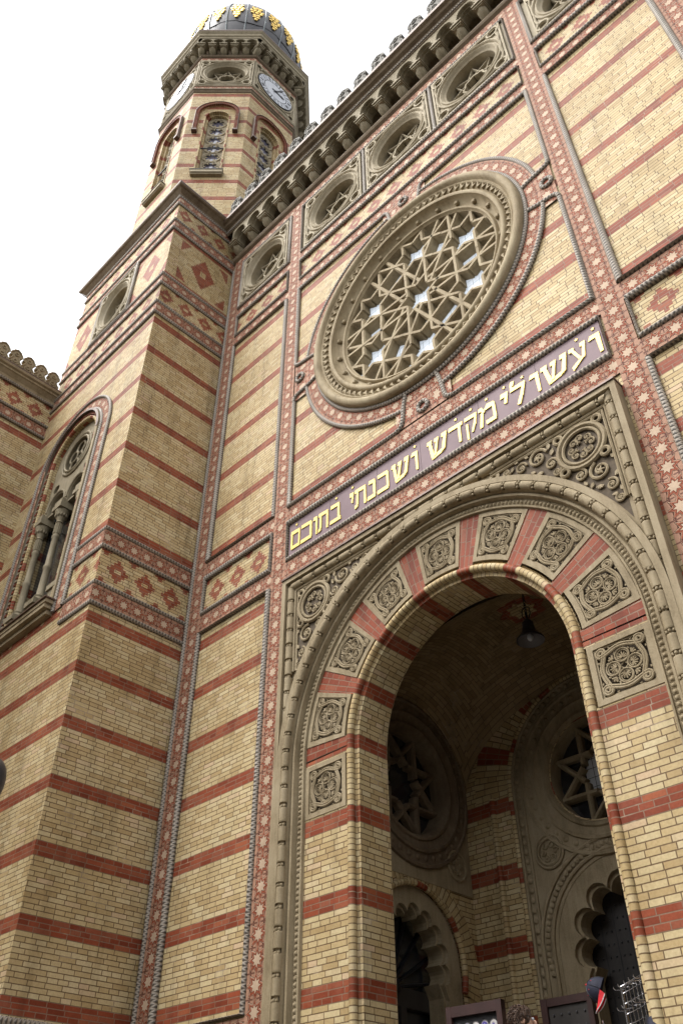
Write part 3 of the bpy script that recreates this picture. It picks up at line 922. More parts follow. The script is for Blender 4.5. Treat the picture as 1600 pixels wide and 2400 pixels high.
# arch orders
AR = lambda prof: [d3(archp(PC, SP, ZG, r_, 64), d) for r_, d in prof]
g = G()
g.band(AR([(3.145, .02), (3.145, .205), (3.055, .205), (3.05, .17)]), M['stone'])
g.band(AR([(2.935, .165), (2.92, .10), (2.915, .05), (2.93, .09), (2.90, .12), (2.87, .115), (2.855, .07), (2.85, .035), (2.765, .03), (2.76, .055), (2.735, .05), (2.725, .0)]), M['stone'])
g.band(AR([(3.05, .17), (3.04, .10), (2.935, .09), (2.935, .165)]), M['stone'])
orders = obj('arch_mouldings', g, frame)
g = G(); beaded(archp(PC, SP, ZG, 2.995, 72), .165, .066, .268, M['stone'], g)
obj('beaded_roll', g, orders)
g = G()
path = archp(PC, SP, 1.6, 2.808, 130)
acc = 0; last = path[0]
fine = []
for a, b in zip(path, path[1:]):
    l = math.dist(a, b); n = max(1, round(l / .072))
    for i in range(n): fine.append((a[0] + (b[0] - a[0]) * i / n, a[1] + (b[1] - a[1]) * i / n))
for p in fine:
    g.ball((p[0], -.04, p[1]), .028, M['stone'], 7, 4, (1, .6, 1))
    g.tube([(p[0] + .032 * math.cos(t * PI / 4), -.036, p[1] + .032 * math.sin(t * PI / 4)) for t in range(8)], .009, M['stone'], 4, closed=True)
obj('bead_course', g, orders)

# voussoir ring: red brick between carved stones; piers below
gaps = [(-.5, 4.4)] + [(22.6 + 25.5 * k, 29.9 + 25.5 * k) for k in range(6)] + [(175.6, 180.5)]
for ga, gb_ in gaps:
    g = G()
    rows = [[(PC + r_ * math.cos(R(ga + (gb_ - ga) * i / 8)), .006, SP + r_ * math.sin(R(ga + (gb_ - ga) * i / 8))) for i in range(9)] for r_ in (2.735, 1.90)]
    g.band(rows, M['radial'], uv='brick')
    for e in (ga, gb_):
        ca, sa = math.cos(R(e)), math.sin(R(e))
        g.face([(PC + 1.9 * ca, -.006, SP + 1.9 * sa), (PC + 2.735 * ca, -.006, SP + 2.735 * sa), (PC + 2.735 * ca, .1, SP + 2.735 * sa), (PC + 1.9 * ca, .1, SP + 1.9 * sa)], M['stone'])
    obj('brick_voussoir', g, frame)
for sx in (-1, 1):
    g = G()
    a, b = sorted((PC + sx * 1.90, PC + sx * 2.735))
    g.poly(rect(a, b, ZG, 4.40), [], .006, M['pier'], lambda x, z: (x, z))
    obj('brick_pier', g, frame)
    g = G(); g.poly(rect(a, b, 5.15, SP), [], .006, M['pier'], lambda x, z: (x, z)); obj('brick_voussoir', g, frame)

def knot_mesh(fm, name='carved_panel', m=M['stone']):
    """fm maps (p, q) in [-1, 1]^2 to wall-plane (x, z)"""
    c = G()
    def edge(k, n=6):
        pts = []
        for a, b in (((-k, -k), (k, -k)), ((k, -k), (k, k)), ((k, k), (-k, k)), ((-k, k), (-k, -k))):
            for i in range(n):
                t = i / n
                pts.append(fm(a[0] + (b[0] - a[0]) * t, a[1] + (b[1] - a[1]) * t))
        return pts
    c.prism(edge(1), -.06, .010, m, holes=[edge(.82)])
    c.prism(edge(.82), -.06, -.010, m, holes=[edge(.765)])
    c.poly(edge(.83), [], -.058, M['recess'])
    sc_ = math.dist(fm(0, 1), fm(0, -1)) / 2
    def pth(pts, r, d, closed=False):
        c.tube([(*fm(x, z)[:1], -d + .046, fm(x, z)[1]) for x, z in pts], r * sc_, m, 6, closed=closed)
    S = .72
    strap = []
    for k in range(4):
        b = k * 90
        for a in range(-30, 31, 10):
            strap.append((S * .93 * math.cos(R(b + a)), S * .93 * math.sin(R(b + a))))
        lc = (S * 1.16 * math.cos(R(b + 45)), S * 1.16 * math.sin(R(b + 45)))
        for a in range(125, -126, -25):
            strap.append((lc[0] + .135 * math.cos(R(b + 45 + a)), lc[1] + .135 * math.sin(R(b + 45 + a))))
    # smooth
    for _ in range(2):
        strap = [((strap[i - 1][0] + 2 * strap[i][0] + strap[(i + 1) % len(strap)][0]) / 4, (strap[i - 1][1] + 2 * strap[i][1] + strap[(i + 1) % len(strap)][1]) / 4) for i in range(len(strap))]
    for off in (-.038, .038):
        pp = []
        for i, p in enumerate(strap):
            a, b = strap[i - 1], strap[(i + 1) % len(strap)]
            t = Vector((b[0] - a[0], b[1] - a[1])); t = t.normalized() if t.length > 1e-6 else Vector((1, 0))
            pp.append((p[0] - t.y * off, p[1] + t.x * off))
        pth(pp, .040, .045, True)
    for k in range(4):
        b = R(90 * k + 90); ca, sa = math.cos(b), math.sin(b)
        cx, cz = .335 * ca, .335 * sa
        pth([(cx + .215 * math.cos(2 * PI * i / 18), cz + .215 * math.sin(2 * PI * i / 18)) for i in range(18)], .026, .038, True)
        pth([(cx + .165 * math.cos(2 * PI * i / 16), cz + .165 * math.sin(2 * PI * i / 16)) for i in range(16)], .018, .03, True)
        # palmette
        o = (cx - .10 * ca, cz - .10 * sa)
        for j in range(-3, 4):
            aa = b + j * .48
            ln = .20 - .018 * abs(j)
            pth([(o[0] + ln * f * math.cos(aa), o[1] + ln * f * math.sin(aa)) for f in (.15, .6, 1)], .024, .034)
        # leaf in the corner
        a2 = b + PI / 4
        for j in (-1, 0, 1):
            q0 = (.42 * math.cos(a2), .42 * math.sin(a2))
            aa = a2 + j * .75
            pth([q0, (q0[0] + .14 * math.cos(aa), q0[1] + .14 * math.sin(aa))], .035, .032)
        for f_ in (-1, 1):
            a3 = b + f_ * .42
            q1 = (.80 * math.cos(a3), .80 * math.sin(a3))
            pth([(q1[0] * .97, q1[1] * .97), q1, (q1[0] + .05 * math.cos(a3 + f_ * 1.2), q1[1] + .05 * math.sin(a3 + f_ * 1.2))], .028, .028)
            a4 = b + PI / 4 + f_ * .30
            pth([(.50 * math.cos(a4), .50 * math.sin(a4)), (.57 * math.cos(a4 + f_ * .1), .57 * math.sin(a4 + f_ * .1))], .03, .03)
        pth([(.12 * math.cos(b), .12 * math.sin(b)), (.12 * math.cos(b + PI / 2), .12 * math.sin(b + PI / 2))], .02, .028)
    return c.mesh(name)
Rm, Rh, Ah = 2.335, .385, R(9.1)
km_arc = knot_mesh(lambda p, q: ((Rm + Rh * q) * math.sin(Ah * p), (Rm + Rh * q) * math.cos(Ah * p)))
km_sq = knot_mesh(lambda p, q: (.398 * p, .375 * q))
for k in range(7):
    th = R(13.5 + 25.5 * k)
    obj('carved_panel', km_arc, frame, T(PC, -.006, SP) @ Matrix.Rotation(-(PI / 2 - th) * -1 if False else (PI / 2 - th), 4, 'Y'))
for sx in (-1, 1):
    obj('carved_panel', km_sq, frame, T(PC + sx * 2.327, -.006, 4.775))

# spandrels
def spiral(c, x, z, r, a0, turns, dirn, m, d=.045, tr=.026):
    pts = []
    n = int(14 * turns)
    for i in range(n + 1):
        t = i / n
        rr_ = r * (1 - .78 * t)
        a = a0 + dirn * 2 * PI * turns * t
        pts.append((x + rr_ * math.cos(a), -d, z + rr_ * math.sin(a)))
    c.tube(pts, [tr * (1 - .35 * i / n) for i in range(n + 1)], m, 6)
    for j in range(5):
        a = a0 + dirn * 2 * PI * turns + j * 1.25
        c.tube([(x, -d, z), (x + r * .42 * math.cos(a), -d, z + r * .42 * math.sin(a))], [tr * .9, tr * .4], m, 5)
def spandrel(sx):
    c = G(); m = M['stone']
    hw, pt, ra = HW - .30, PT - .30, 3.175
    arc = []
    a0 = math.acos(min(1, hw / ra)); a1 = math.asin(min(1, (pt - SP) / ra)) if pt - SP < ra else PI / 2
    for i in range(21):
        a = a0 + (a1 - a0) * i / 20
        arc.append((PC + sx * ra * math.cos(a), SP + ra * math.sin(a)))
    outer = [(PC + sx * hw, pt)] + arc[::-1]
    if sx < 0: outer = outer[::-1]
    c.poly(outer, [], .078, M['recess'])
    # moulded edge
    for k in range(2):
        c.tube([(PC + sx * (hw + .05 - .055 * k), -.10 + .008 * k, SP + 1.55), (PC + sx * (hw + .05 - .055 * k), -.10 + .008 * k, pt + .05 - .055 * k), (PC + sx * 1.1, -.10 + .008 * k, pt + .05 - .055 * k)], .024, m, 6)
    rx, rz, rr_ = PC + sx * 2.53, 7.92, .345
    for r_, tr in ((rr_, .036), (rr_ - .07, .026)):
        c.tube([(rx + r_ * math.cos(2 * PI * i / 28), -.105, rz + r_ * math.sin(2 * PI * i / 28)) for i in range(28)], tr, m, 7, closed=True)
    for k in range(8):
        a = 2 * PI * k / 8
        spiral(c, rx + .145 * math.cos(a), rz + .145 * math.sin(a), .072, a + PI, 1.2, 1 if k % 2 else -1, m, .10, .015)
    for k in range(4):
        a = PI / 4 + k * PI / 2
        qx, qz = rx + (rr_ + .075) * math.cos(a), rz + (rr_ + .075) * math.sin(a)
        c.tube([(qx + .06 * math.cos(t * PI / 5), -.11, qz + .06 * math.sin(t * PI / 5)) for t in range(10)], .026, m, 6, closed=True)
    rp = random.Random(21)
    placed = [(2.53, 7.92, rr_ + .03)] + [(2.53 + (rr_ + .075) * math.cos(PI / 4 + q * PI / 2), 7.92 + (rr_ + .075) * math.sin(PI / 4 + q * PI / 2), .08) for q in range(4)]
    prev = None
    for r_, tries in ((.165, 500), (.13, 700), (.10, 900), (.075, 1200), (.055, 1500), (.04, 1500)):
        for _ in range(tries):
            x, z = rp.uniform(.9, hw), rp.uniform(6.5, pt)
            if math.hypot(x, z - SP) < ra + r_ + .005 or x > hw - r_ or z > pt - r_: continue
            if any(math.hypot(x - q[0], z - q[1]) < (r_ + q[2]) * .97 for q in placed): continue
            placed.append((x, z, r_))
            near = min(placed[:-1], key=lambda q: math.hypot(x - q[0], z - q[1]) - q[2])
            a = math.atan2(near[1] - z, near[0] - x)
            if r_ > .06:
                spiral(c, PC + sx * x, z, r_ * .93, a if sx > 0 else PI - a, 1.5, rp.choice((-1, 1)), m, .098, .012 + r_ * .075)
            else:
                for j in range(5):
                    t_ = a + (j - 2) * .5
                    dx, dz = r_ * 1.1 * math.cos(t_), r_ * 1.1 * math.sin(t_)
                    c.tube([(PC + sx * x, -.096, z), (PC + sx * (x - dx), -.098, z - dz)], [.010, .014], m, 5)
    return obj('spandrel_carving', c, frame)
spandrel(-1); spandrel(1)
# drip edge
g = G(); g.box(PC - HW - .012, PC + HW + .012, 0, .225, PT - .004, PT + .03, M['brown']); obj('drip_edge', g, frame)

# rolls and reveal
g = G()
arcroll = [(PC - 1.845 * math.cos(PI * i / 60), SP + 1.845 * math.sin(PI * i / 60)) for i in range(61)]
g.tube(w3(arcroll, .0), .054, M['roll'], 10, v0=.093)
for sx in (-1, 1):
    g.tube([(PC + sx * 1.845, 0, ZF), (PC + sx * 1.845, 0, SP)], .054, M['rollv'], 10, v0=ZF)
rl = obj('roll_moulding', g, frame)
# fix uv of rolls: courses run along the length
g = G()
def reveal(prof, mat_a, mat_b):
    for sx in (-1, 1):
        for (ra, da), (rb, db) in zip(prof, prof[1:]):
            xa, xb = PC + sx * ra, PC + sx * rb
            g.face([(xa, -da, ZF), (xb, -db, ZF), (xb, -db, SP), (xa, -da, SP)], mat_b, [(da + ra, ZF), (db + rb, ZF), (db + rb, SP), (da + ra, SP)])
    n = 60
    for (ra, da), (rb, db) in zip(prof, prof[1:]):
        for i in range(n):
            a0, a1 = PI * i / n, PI * (i + 1) / n
            l0, l1 = a0 * 1.845 + .093, a1 * 1.845 + .093
            P = lambda r_, a, d: (PC - r_ * math.cos(a), -d, SP + r_ * math.sin(a))
            g.face([P(ra, a0, da), P(ra, a1, da), P(rb, a1, db), P(rb, a0, db)], mat_a, [(da + ra, l0), (da + ra, l1), (db + rb, l1), (db + rb, l0)], True)
reveal([(1.92, .004), (1.91, -.03), (1.80, -.035), (1.785, -.05), (1.735, -.055), (1.735, -.62), (1.735, -.63)], M['arch'], M['pier'])
obj('reveal', g, frame)

# ------------------------------------------------------------------ vestibule behind the portal
XL, XRR, YF, YB = -8.40, -3.38, .63, 3.38
ves = None
g = G()
# inner side of the front wall
g.poly(rect(XL, XRR, ZF, 7.6), [archp(PC, SP, ZF + .001, 1.735, 40)], -YF - .005, M['yel'], uvz)
# back wall
DB = (PC, 3.02)
BW = (PC, 5.42)
g.poly(rect(XL, XRR, ZF, 7.6), [archp(DB[0], DB[1], ZF + .001, 1.08, 30), circ(BW[0], BW[1], .80, 40)], -YB, M['pier'], uvz)
# side walls (local x = world y)
obj('vestibule_wall', g, syn)
gl = G()
LW = (2.05, 5.55); LD = (1.98, 2.95)
gl.poly(rect(YF, YB, ZF, 7.6), [archp(LD[0], LD[1], ZF + .001, .96, 30), circ(LW[0], LW[1], .86, 40)], 0, M['pier'], uvz)
LMX = wallM(XL, 0, 0, PI / 2)
obj('vestibule_wall', gl, syn, LMX)
g = G()
g.poly(rect(-YB, -YF, ZF, 7.6), [], 0, M['pier'], uvz)
obj('vestibule_wall', g, syn, wallM(XRR, 0, 0, -PI / 2))
# sail vault
g = G()
cxv, cyv = (XL + XRR) / 2, (YF + YB) / 2
hxv, hyv = (XRR - XL) / 2 + .01, (YB - YF) / 2 + .01
nx_, ny_ = 36, 24
def vz(a, b): return 5.30 + 2.28 * math.sqrt(max(0.0, 1 - .5 * a * a - .5 * b * b))
for i in range(nx_):
    for j in range(ny_):
        q = []
        uvq = []
        for (ii, jj) in ((i, j), (i + 1, j), (i + 1, j + 1), (i, j + 1)):
            a, b = -1 + 2 * ii / nx_, -1 + 2 * jj / ny_
            q.append((cxv + hxv * a, cyv + hyv * b, vz(a, b)))
        ac, bc = -1 + 2 * (i + .5) / nx_, -1 + 2 * (j + .5) / ny_
        for p in q:
            uvq.append((p[1], p[0] * 1.15) if abs(ac) > abs(bc) else (p[0], p[1] * 1.3))
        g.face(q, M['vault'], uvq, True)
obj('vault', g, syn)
# wall above the lunettes closes the vault to the walls: simple vertical infill is the walls themselves (they rise past it)
g = G()
cz = vz(0, 0) - .03
sp = []
for i in range(16):
    r_ = .40 if i % 2 == 0 else .27
    sp.append((cxv + r_ * math.cos(PI * i / 8), cyv + r_ * math.sin(PI * i / 8)))
for r_, m_, dz in ((.42, M['radial'], 0), (.24, M['yel'], -.015)):
    pts = []
    for i in range(16):
        rr_ = r_ if i % 2 == 0 else r_ * .72
        pts.append((cxv + rr_ * math.cos(PI * i / 8), cyv + rr_ * math.sin(PI * i / 8), cz + dz))
    g.face(pts[::-1], m_, [(p[0], p[1]) for p in pts[::-1]])
    for a, b in zip(pts, pts[1:] + pts[:1]):
        g.face([a, b, (b[0], b[1], cz + .06), (a[0], a[1], cz + .06)], m_)
obj('vault_boss', g, syn)
g = G()
g.box(XL, XRR, -YB, 1.3, ZF - .2, ZF, M['pave'])
for k in range(6):
    g.box(PC - 3.0 - .3 * k, PC + 3.0 + .3 * k, 1.301 + .32 * k - .001 if k else 1.30, 1.62 + .32 * k, ZG - .05, ZF - .175 * (k + 1) + .0, M['pave'])
tag(obj('portal_steps', g), kind='structure')

def star_round(parent, mat, c, zc, r, deep, holeglass, mst, mid=None):
    """round window with a ring of mouldings and an eight pointed star of bars"""
    f = G()
    def rr(prof, n=48):
        return [[(c + r_ * math.cos(2 * PI * i / n), d, zc + r_ * math.sin(2 * PI * i / n)) for i in range(n)] for r_, d in prof]
    f.band(rr([(r + .52, .03), (r + .51, .07), (r + .47, .075), (r + .45, .05), (r + .30, .045), (r + .29, .08), (r + .25, .09), (r + .22, .05), (r + .12, .03), (r + .10, .06), (r + .06, .065), (r + .03, .02), (r, -.03), (r, -deep)]), mst, closed=True)
    for k in range(40):
        a = 2 * PI * k / 40
        f.ball((c + (r + .375) * math.cos(a), -.05, zc + (r + .375) * math.sin(a)), .048, mst, 6, 4, (1, .5, 1))
    w = obj('round_window', f, parent, mat)
    t = G(); n = 8
    pts = [(c + r * math.cos(2 * PI * i / n + R(22.5)), zc + r * math.sin(2 * PI * i / n + R(22.5))) for i in range(n)]
    for i in range(n):
        p, q = Vector((pts[i][0], 0, pts[i][1])), Vector((pts[(i + 3) % n][0], 0, pts[(i + 3) % n][1]))
        tt = (q - p).normalized(); nn = Vector((-tt.z, 0, tt.x)); Lq = (q - p).length
        dm = r * math.cos(R(67.5)); half = dm * math.tan(R(22.5)) + .02
        for a, b in ((0, Lq / 2 - half), (Lq / 2 + half, Lq)):
            A, B = p + tt * a, p + tt * b
            dz = .002 * i
            prof = [(-.045, -deep), (-.045, -deep + .10), (-.02, -deep + .14 + dz), (.02, -deep + .14 + dz), (.045, -deep + .10), (.045, -deep)]
            ra = [A + nn * o + Vector((0, -d, 0)) for o, d in prof]; rb = [B + nn * o + Vector((0, -d, 0)) for o, d in prof]
            for j in range(5): t.face([ra[j], rb[j], rb[j + 1], ra[j + 1]], mst)
            t.face(ra, mst); t.face(rb[::-1], mst)
    obj('tracery', t, w, mat)
    gg = G(); gg.poly(circ(c, zc, r + .02, 32), [], -deep + .004, holeglass); obj('glass', gg, w, mat)
    if mid:
        q = G(); ri_ = dm / math.cos(R(22.5))
        q.poly(circ(c, zc, ri_ * 1.02, 24), [], -deep + .02, mid); obj('middle_pane', q, w, mat)
    return w
def foil_door(parent, mat, c, zs, zbot, ro, ri, nf, d0, mst):
    """cusped arch ring: outer radius ro, cusp circle ri, nf lobes; jambs to the floor"""
    f = G()
    lob = []
    A0, A1 = R(-22), R(202)
    for k in range(nf):
        a0 = A0 + (A1 - A0) * k / nf; a1 = A0 + (A1 - A0) * (k + 1) / nf
        p0 = Vector((c + ri * math.cos(a0), zs + ri * math.sin(a0))); p1 = Vector((c + ri * math.cos(a1), zs + ri * math.sin(a1)))
        mid = (p0 + p1) / 2; rad = (p1 - p0).length / 2
        ax = (p1 - p0).normalized(); out = Vector((mid.x - c, mid.y - zs)).normalized()
        for i in range(9):
            t = PI * i / 8
            lob.append(tuple(mid - ax * rad * math.cos(t) + out * rad * 1.05 * math.sin(t)))
    yb = zs + ri * math.sin(A0)
    xr = c + ri * math.cos(A0) + .10
    inner = [(xr, zbot), (xr, yb - .18)] + lob + [(2 * c - xr, yb - .18), (2 * c - xr, zbot)]
    outer = [(c + ro, zbot)] + [(c + ro * math.cos(PI * i / 30), zs + ro * math.sin(PI * i / 30)) for i in range(31)] + [(c - ro, zbot)]
    poly = outer + inner[::-1]
    f.prism(poly, d0 - .16, d0, mst)
    inn2 = [((x - c) * .93 + c, (z - zs) * .93 + zs) for x, z in inner]
    f.prism(inner + inn2[::-1], d0 - .34, d0 - .07, mst)
    return f

# back door and window
FB = T(0, YB, 0)
M['inner'] = glass('inner_window_glass', (.55, .57, .60), .1, .145)
bw = star_round(syn, FB, BW[0], BW[1], .80, .3, M['dglass'], M['stone'], M['inner'])
g = G()
g.prism([(PC - 1.50, ZF), (PC - 1.50, BW[1])] + [(PC - 1.5 * math.cos(PI * i / 30), BW[1] + 1.5 * math.sin(PI * i / 30)) for i in range(1, 30)] + [(PC + 1.50, BW[1]), (PC + 1.50, ZF)], 0, .03, M['stone'], holes=[[(x, z) for x, z in archp(DB[0], DB[1], ZF + .001, 1.09, 30)], circ(BW[0], BW[1], .9, 40)])
pth = archp(PC, BW[1], ZF, 1.42, 36)
for r_, tr in ((1.47, .03), (1.33, .022)):
    g.tube(w3(archp(PC, BW[1], ZF, r_, 36), .045), tr, M['stone'], 6)
for a, b in zip(pth, pth[1:]):
    n = max(1, int(math.dist(a, b) / .13))
    for i in range(n):
        x, z = a[0] + (b[0] - a[0]) * i / n, a[1] + (b[1] - a[1]) * i / n
        g.ball((x + .018, -.045, z), .045, M['stone'], 6, 4, (1, .55, 1))
for r_, tr in ((1.35, .03), (1.17, .028)):
    g.tube(w3(archp(DB[0], DB[1], 2.2, r_, 36), .045), tr, M['stone'], 6)
for i in range(56):
    a = -.2 + (PI + .4) * i / 55
    g.ball((DB[0] - 1.26 * math.cos(a), -.045, DB[1] + 1.26 * math.sin(a)), .045, M['stone'], 6, 4, (1, .6, 1))
for sx in (-1, 1):
    rx, rz = PC + sx * 1.0, 4.37
    for r_ in (.24, .19):
        g.tube([(rx + r_ * math.cos(2 * PI * i / 20), -.05, rz + r_ * math.sin(2 * PI * i / 20)) for i in range(20)], .022, M['stone'], 6, closed=True)
    for k in range(6):
        spiral(g, rx + .10 * math.cos(k * PI / 3), rz + .10 * math.sin(k * PI / 3), .05, k, 1.2, 1, M['stone'], .045, .013)
obj('door_surround', g, syn, FB)
g = foil_door(syn, FB, DB[0], DB[1], ZF, 1.10, .70, 7, .02, M['stone'])
bd = obj('cusped_arch', g, syn, FB)
g = G()
g.box(PC - 1.15, PC + 1.15, -.46, -.40, ZF, 4.3, M['wood'])
for k in range(-5, 6):
    g.box(PC + k * .21 - .006, PC + k * .21 + .006, -.399, -.396, ZF, 4.3, M['black'])
    for j in range(26):
        z = .05 + j * .16
        for o in (.06, .15):
            g.ball((PC + k * .21 + o, .398, z), .016, M['black'], 6, 4)
door = obj('door_leaf', g, syn, FB)
# brick arch ring round the back recess
g = G()
n = 48
for ra, rb, m_ in ((2.25, 1.52, 'arch'),):
    rows = [[(PC + r_ * math.cos(PI * i / n), .012, BW[1] + r_ * math.sin(PI * i / n)) for i in range(n + 1)] for r_ in (ra, rb)]
    g.band(rows, M['arch'], uv='brick')
g.tube(w3(archp(PC, BW[1], ZF, 1.545, 36), .02), .05, M['rollv'], 8)
for sx in (-1, 1):
    g.tube([(PC + sx * 1.93, -.01, ZF), (PC + sx * 1.93, -.01, BW[1])], .05, M['rollv'], 8, v0=ZF)
obj('brick_arch', g, syn, FB)
# left door and window
star_round(syn, LMX, LW[0], LW[1], .84, .3, M['dglass'], M['dark_stone'])
g = G()
g.prism([(LW[0] - 1.36, 4.02), (LW[0] + 1.30, 4.02), (LW[0] + 1.30, LW[1]), ] + [(LW[0] + 1.3 * math.cos(PI * i / 24), LW[1] + 1.3 * math.sin(PI * i / 24)) for i in range(1, 25)] + [(LW[0] - 1.36, LW[1])], 0, .028, M['stone'], holes=[circ(LW[0], LW[1], .95, 32)])
for sx in (-1, 1):
    g.tube([(LW[0] + sx * .95 + .22 * math.cos(2 * PI * i / 18), -.04, 4.42 + .22 * math.sin(2 * PI * i / 18)) for i in range(18)], .022, M['stone'], 6, closed=True)
    for k in range(5):
        spiral(g, LW[0] + sx * .95 + .09 * math.cos(k * 1.256), 4.42 + .09 * math.sin(k * 1.256), .05, k, 1.2, 1, M['stone'], .04, .013)
obj('window_surround', g, syn, LMX)
g = G()
rows = [[(LD[0] + r_ * math.cos(-.3 + (PI + .6) * i / 40), .02, LD[1] + r_ * math.sin(-.3 + (PI + .6) * i / 40)) for i in range(41)] for r_ in (1.34, .97)]
g.band(rows, M['yel'], uv='brick')
g.tube([(LD[0] + 1.0 * math.cos(-.3 + (PI + .6) * i / 40), -.03, LD[1] + 1.0 * math.sin(-.3 + (PI + .6) * i / 40)) for i in range(41)], .045, M['roll'], 8)
obj('brick_arch', g, syn, LMX)
g = foil_door(syn, LMX, LD[0], LD[1], ZF, .97, .62, 9, -.03, M['stone'])
obj('cusped_arch', g, syn, LMX)
g = G()
g.box(LD[0] - 1.0, LD[0] + 1.0, -.52, -.47, ZF, 4.1, M['dglass'])
g.box(LD[0] - 1.0, LD[0] + 1.0, -.47, -.37, 2.42, 2.66, M['wood'])
hub = (LD[0] - .08, 2.66)
for k in range(9):
    a = PI * (k + .5) / 9
    g.tube([(hub[0], .44, hub[1]), (hub[0] + 1.2 * math.cos(a), .44, hub[1] + 1.2 * math.sin(a))], .022, M['black'], 5)
g.ball((hub[0], .44, hub[1]), .14, M['black'], 10, 6)
g.box(LD[0] - 1.0, LD[0] - .86, -.469, -.30, ZF, 2.42, M['wood'])
g.box(LD[0] + .80, LD[0] + .95, -.469, -.30, ZF, 2.42, M['wood'])
g.box(LD[0] - .06, LD[0] + .06, -.469, -.30, ZF, 2.42, M['wood'])
obj('door_leaf', g, syn, LMX)

# ------------------------------------------------------------------ tower base
FT = T(0, YT, 0)                              # front of the tower, local x = world x
RT = wallM(XT, 0, 0, PI / 2)                  # its right side, local x = world y
WC, WS = -14.77, 14.35
g = G()
hole = archp(WC, WS, 9.45, .95, 30)
ZB = {'lo': 9.0, 'd0': 10.3, 'u': 17.6, 'd1': 18.8, 'b': 21.35, 'd2': 22.62, 'top': 22.9}
def zone(gg, x0, x1, u_d, u_b, holes_up=(), b_split=None):
    gg.poly(rect(x0, x1, ZG, 9.0), [], 0, M['low'], uvz)
    gg.poly(rect(x0, x1, 17.6, 18.8), [], 0, M['dia'], lambda x, z: (x - u_d[1], z - topz))
    if b_split is None:
        gg.poly(rect(x0, x1, 18.8, 21.35), [], 0, M['big'], lambda x, z: (x - u_b[0], z - 20.1))
    else:
        gg.poly(rect(x0, b_split - .8, 18.8, 21.35), [], 0, M['big'], lambda x, z: (x - u_b[0], z - 20.1))
        gg.poly(rect(b_split - .8, b_split + .8, 18.8, 19.2), [], 0, M['yel'], uvz); gg.poly(rect(b_split - .8, b_split + .8, 21.0, 21.35), [], 0, M['yel'], uvz)
        gg.poly(rect(b_split + .8, x1, 18.8, 21.35), [], 0, M['big'], lambda x, z: (x - u_b[1], z - 20.1))
    gg.poly(rect(x0, x1, 21.35, 22.62), [], 0, M['dia'], lambda x, z: (x - u_d[2], z - 22.06))
    gg.poly(rect(x0, x1, 22.62, 23.0), [], 0, M['yel'], uvz)
zone(g, XTL, XT, (0, -14.0, -14.02), (-16.35, -13.0), b_split=-14.72)
g.poly([(XTL, 9.0), (XT, 9.0), (XT, 10.3), (XTL, 10.3)], [rect(WC - .95, WC + .95, 9.45, 10.299)], 0, M['dia'], lambda x, z: (x + 12.75, z - midz))
g.poly(rect(XTL, XT, 10.3, 17.6), [archp(WC, WS, 10.301, .95, 30)], 0, M['up'], uvz)
obj('wall', g, tow, FT)
g = G()
zone(g, YT, 0.05, (0, -.67, -1.22), (-.97,))
g.poly(rect(YT, .05, 9.0, 10.3), [], 0, M['dia'], lambda x, z: (x + 1.06, z - midz))
g.poly(rect(YT, .05, 10.3, 17.6), [], 0, M['up'], uvz)
obj('wall', g, tow, RT)
g = G()
g.poly(rect(-2.9, -YT, 12.0, 23.0), [], 0, M['up'], uvz)
obj('wall', g, tow, wallM(XTL, 0, 0, -PI / 2))
g = G(); g.box(XTL + .02, XT - .02, -2.9, -YT - 1.2, ZG, 22.9, M['dark_stone']); g.box(XTL - .1, XT + .1, -3.0, -YT + .1, 22.95, 23.06, M['roof'])
obj('core', g, tow)
TL = [L['b1'], L['b2'], L['b3'], L['b4'], L['t1'], L['t2'], L['t3'], L['t4'], 21.20, 21.60, 22.44, 22.80]
for z in TL + [2.20]:
    g = G(); r_ = DR - .012
    if z in TL[:4]:
        segs_ = [[(XTL, YT - r_, z), (WC - 1.55, YT - r_, z)], [(WC + 1.55, YT - r_, z), (XT + r_, YT - r_, z), (XT + r_, -.02, z)]]
    else:
        segs_ = [[(XTL, YT - r_, z), (XT + r_, YT - r_, z), (XT + r_, -.02, z)]]
    for q in segs_:
        g = G(); g.tube(q, RO, M['rope'], 10); obj('rope_moulding', g, tow)
for za, zb in ((L['b1'], L['b2']), (L['b3'], L['b4']), (L['t1'], L['t2']), (L['t3'], L['t4']), (21.20, 21.60), (22.44, 22.80)):
    zc_, w_ = (za + zb) / 2, (zb - za) / 2 - .035
    star_h(YT - .02, -.0, zc_, w_, .022, tow, RT, off=.06)
    if za < 10.2:
        star_h(XTL, WC - 1.52, zc_, w_, .022, tow, FT); star_h(WC + 1.52, XT + .02, zc_, w_, .022, tow, FT)
    else:
        star_h(XTL, XT + .02, zc_, w_, .022, tow, FT)
star_h(YT, 0, 2.0, .16, .022, tow, RT)
star_h(XTL, XT, 2.0, .16, .022, tow, FT)
# eaves
def wrap(prof, m, gg):
    """profile (projection, z) swept round front and right side"""
    gg.band([[(XTL - .02 - p, -(YT - p), z), (XT + p, -(YT - p), z), (XT + p, -(.0), z)] for p, z in prof], m, smooth=False)
g = G()
wrap([(.0, 22.83), (.045, 22.85), (.05, 22.89), (.09, 22.93), (.16, 23.0), (.20, 23.02), (.23, 23.05), (.235, 23.11), (.20, 23.16), (-.6, 23.40)], M['dark_stone'], g)
g.face([(XTL - .25, YT - .23, 23.06), (XTL - .25, YT + .5, 23.06), (XTL - .02, YT + .5, 22.85), (XTL - .02, YT, 22.83)], M['dark_stone'])
ev = obj('eaves', g, tow)
g = G(); wrap([(.236, 23.08), (.245, 23.12), (.24, 23.15), (.20, 23.175)], M['brown'], g); obj('gutter', g, ev)

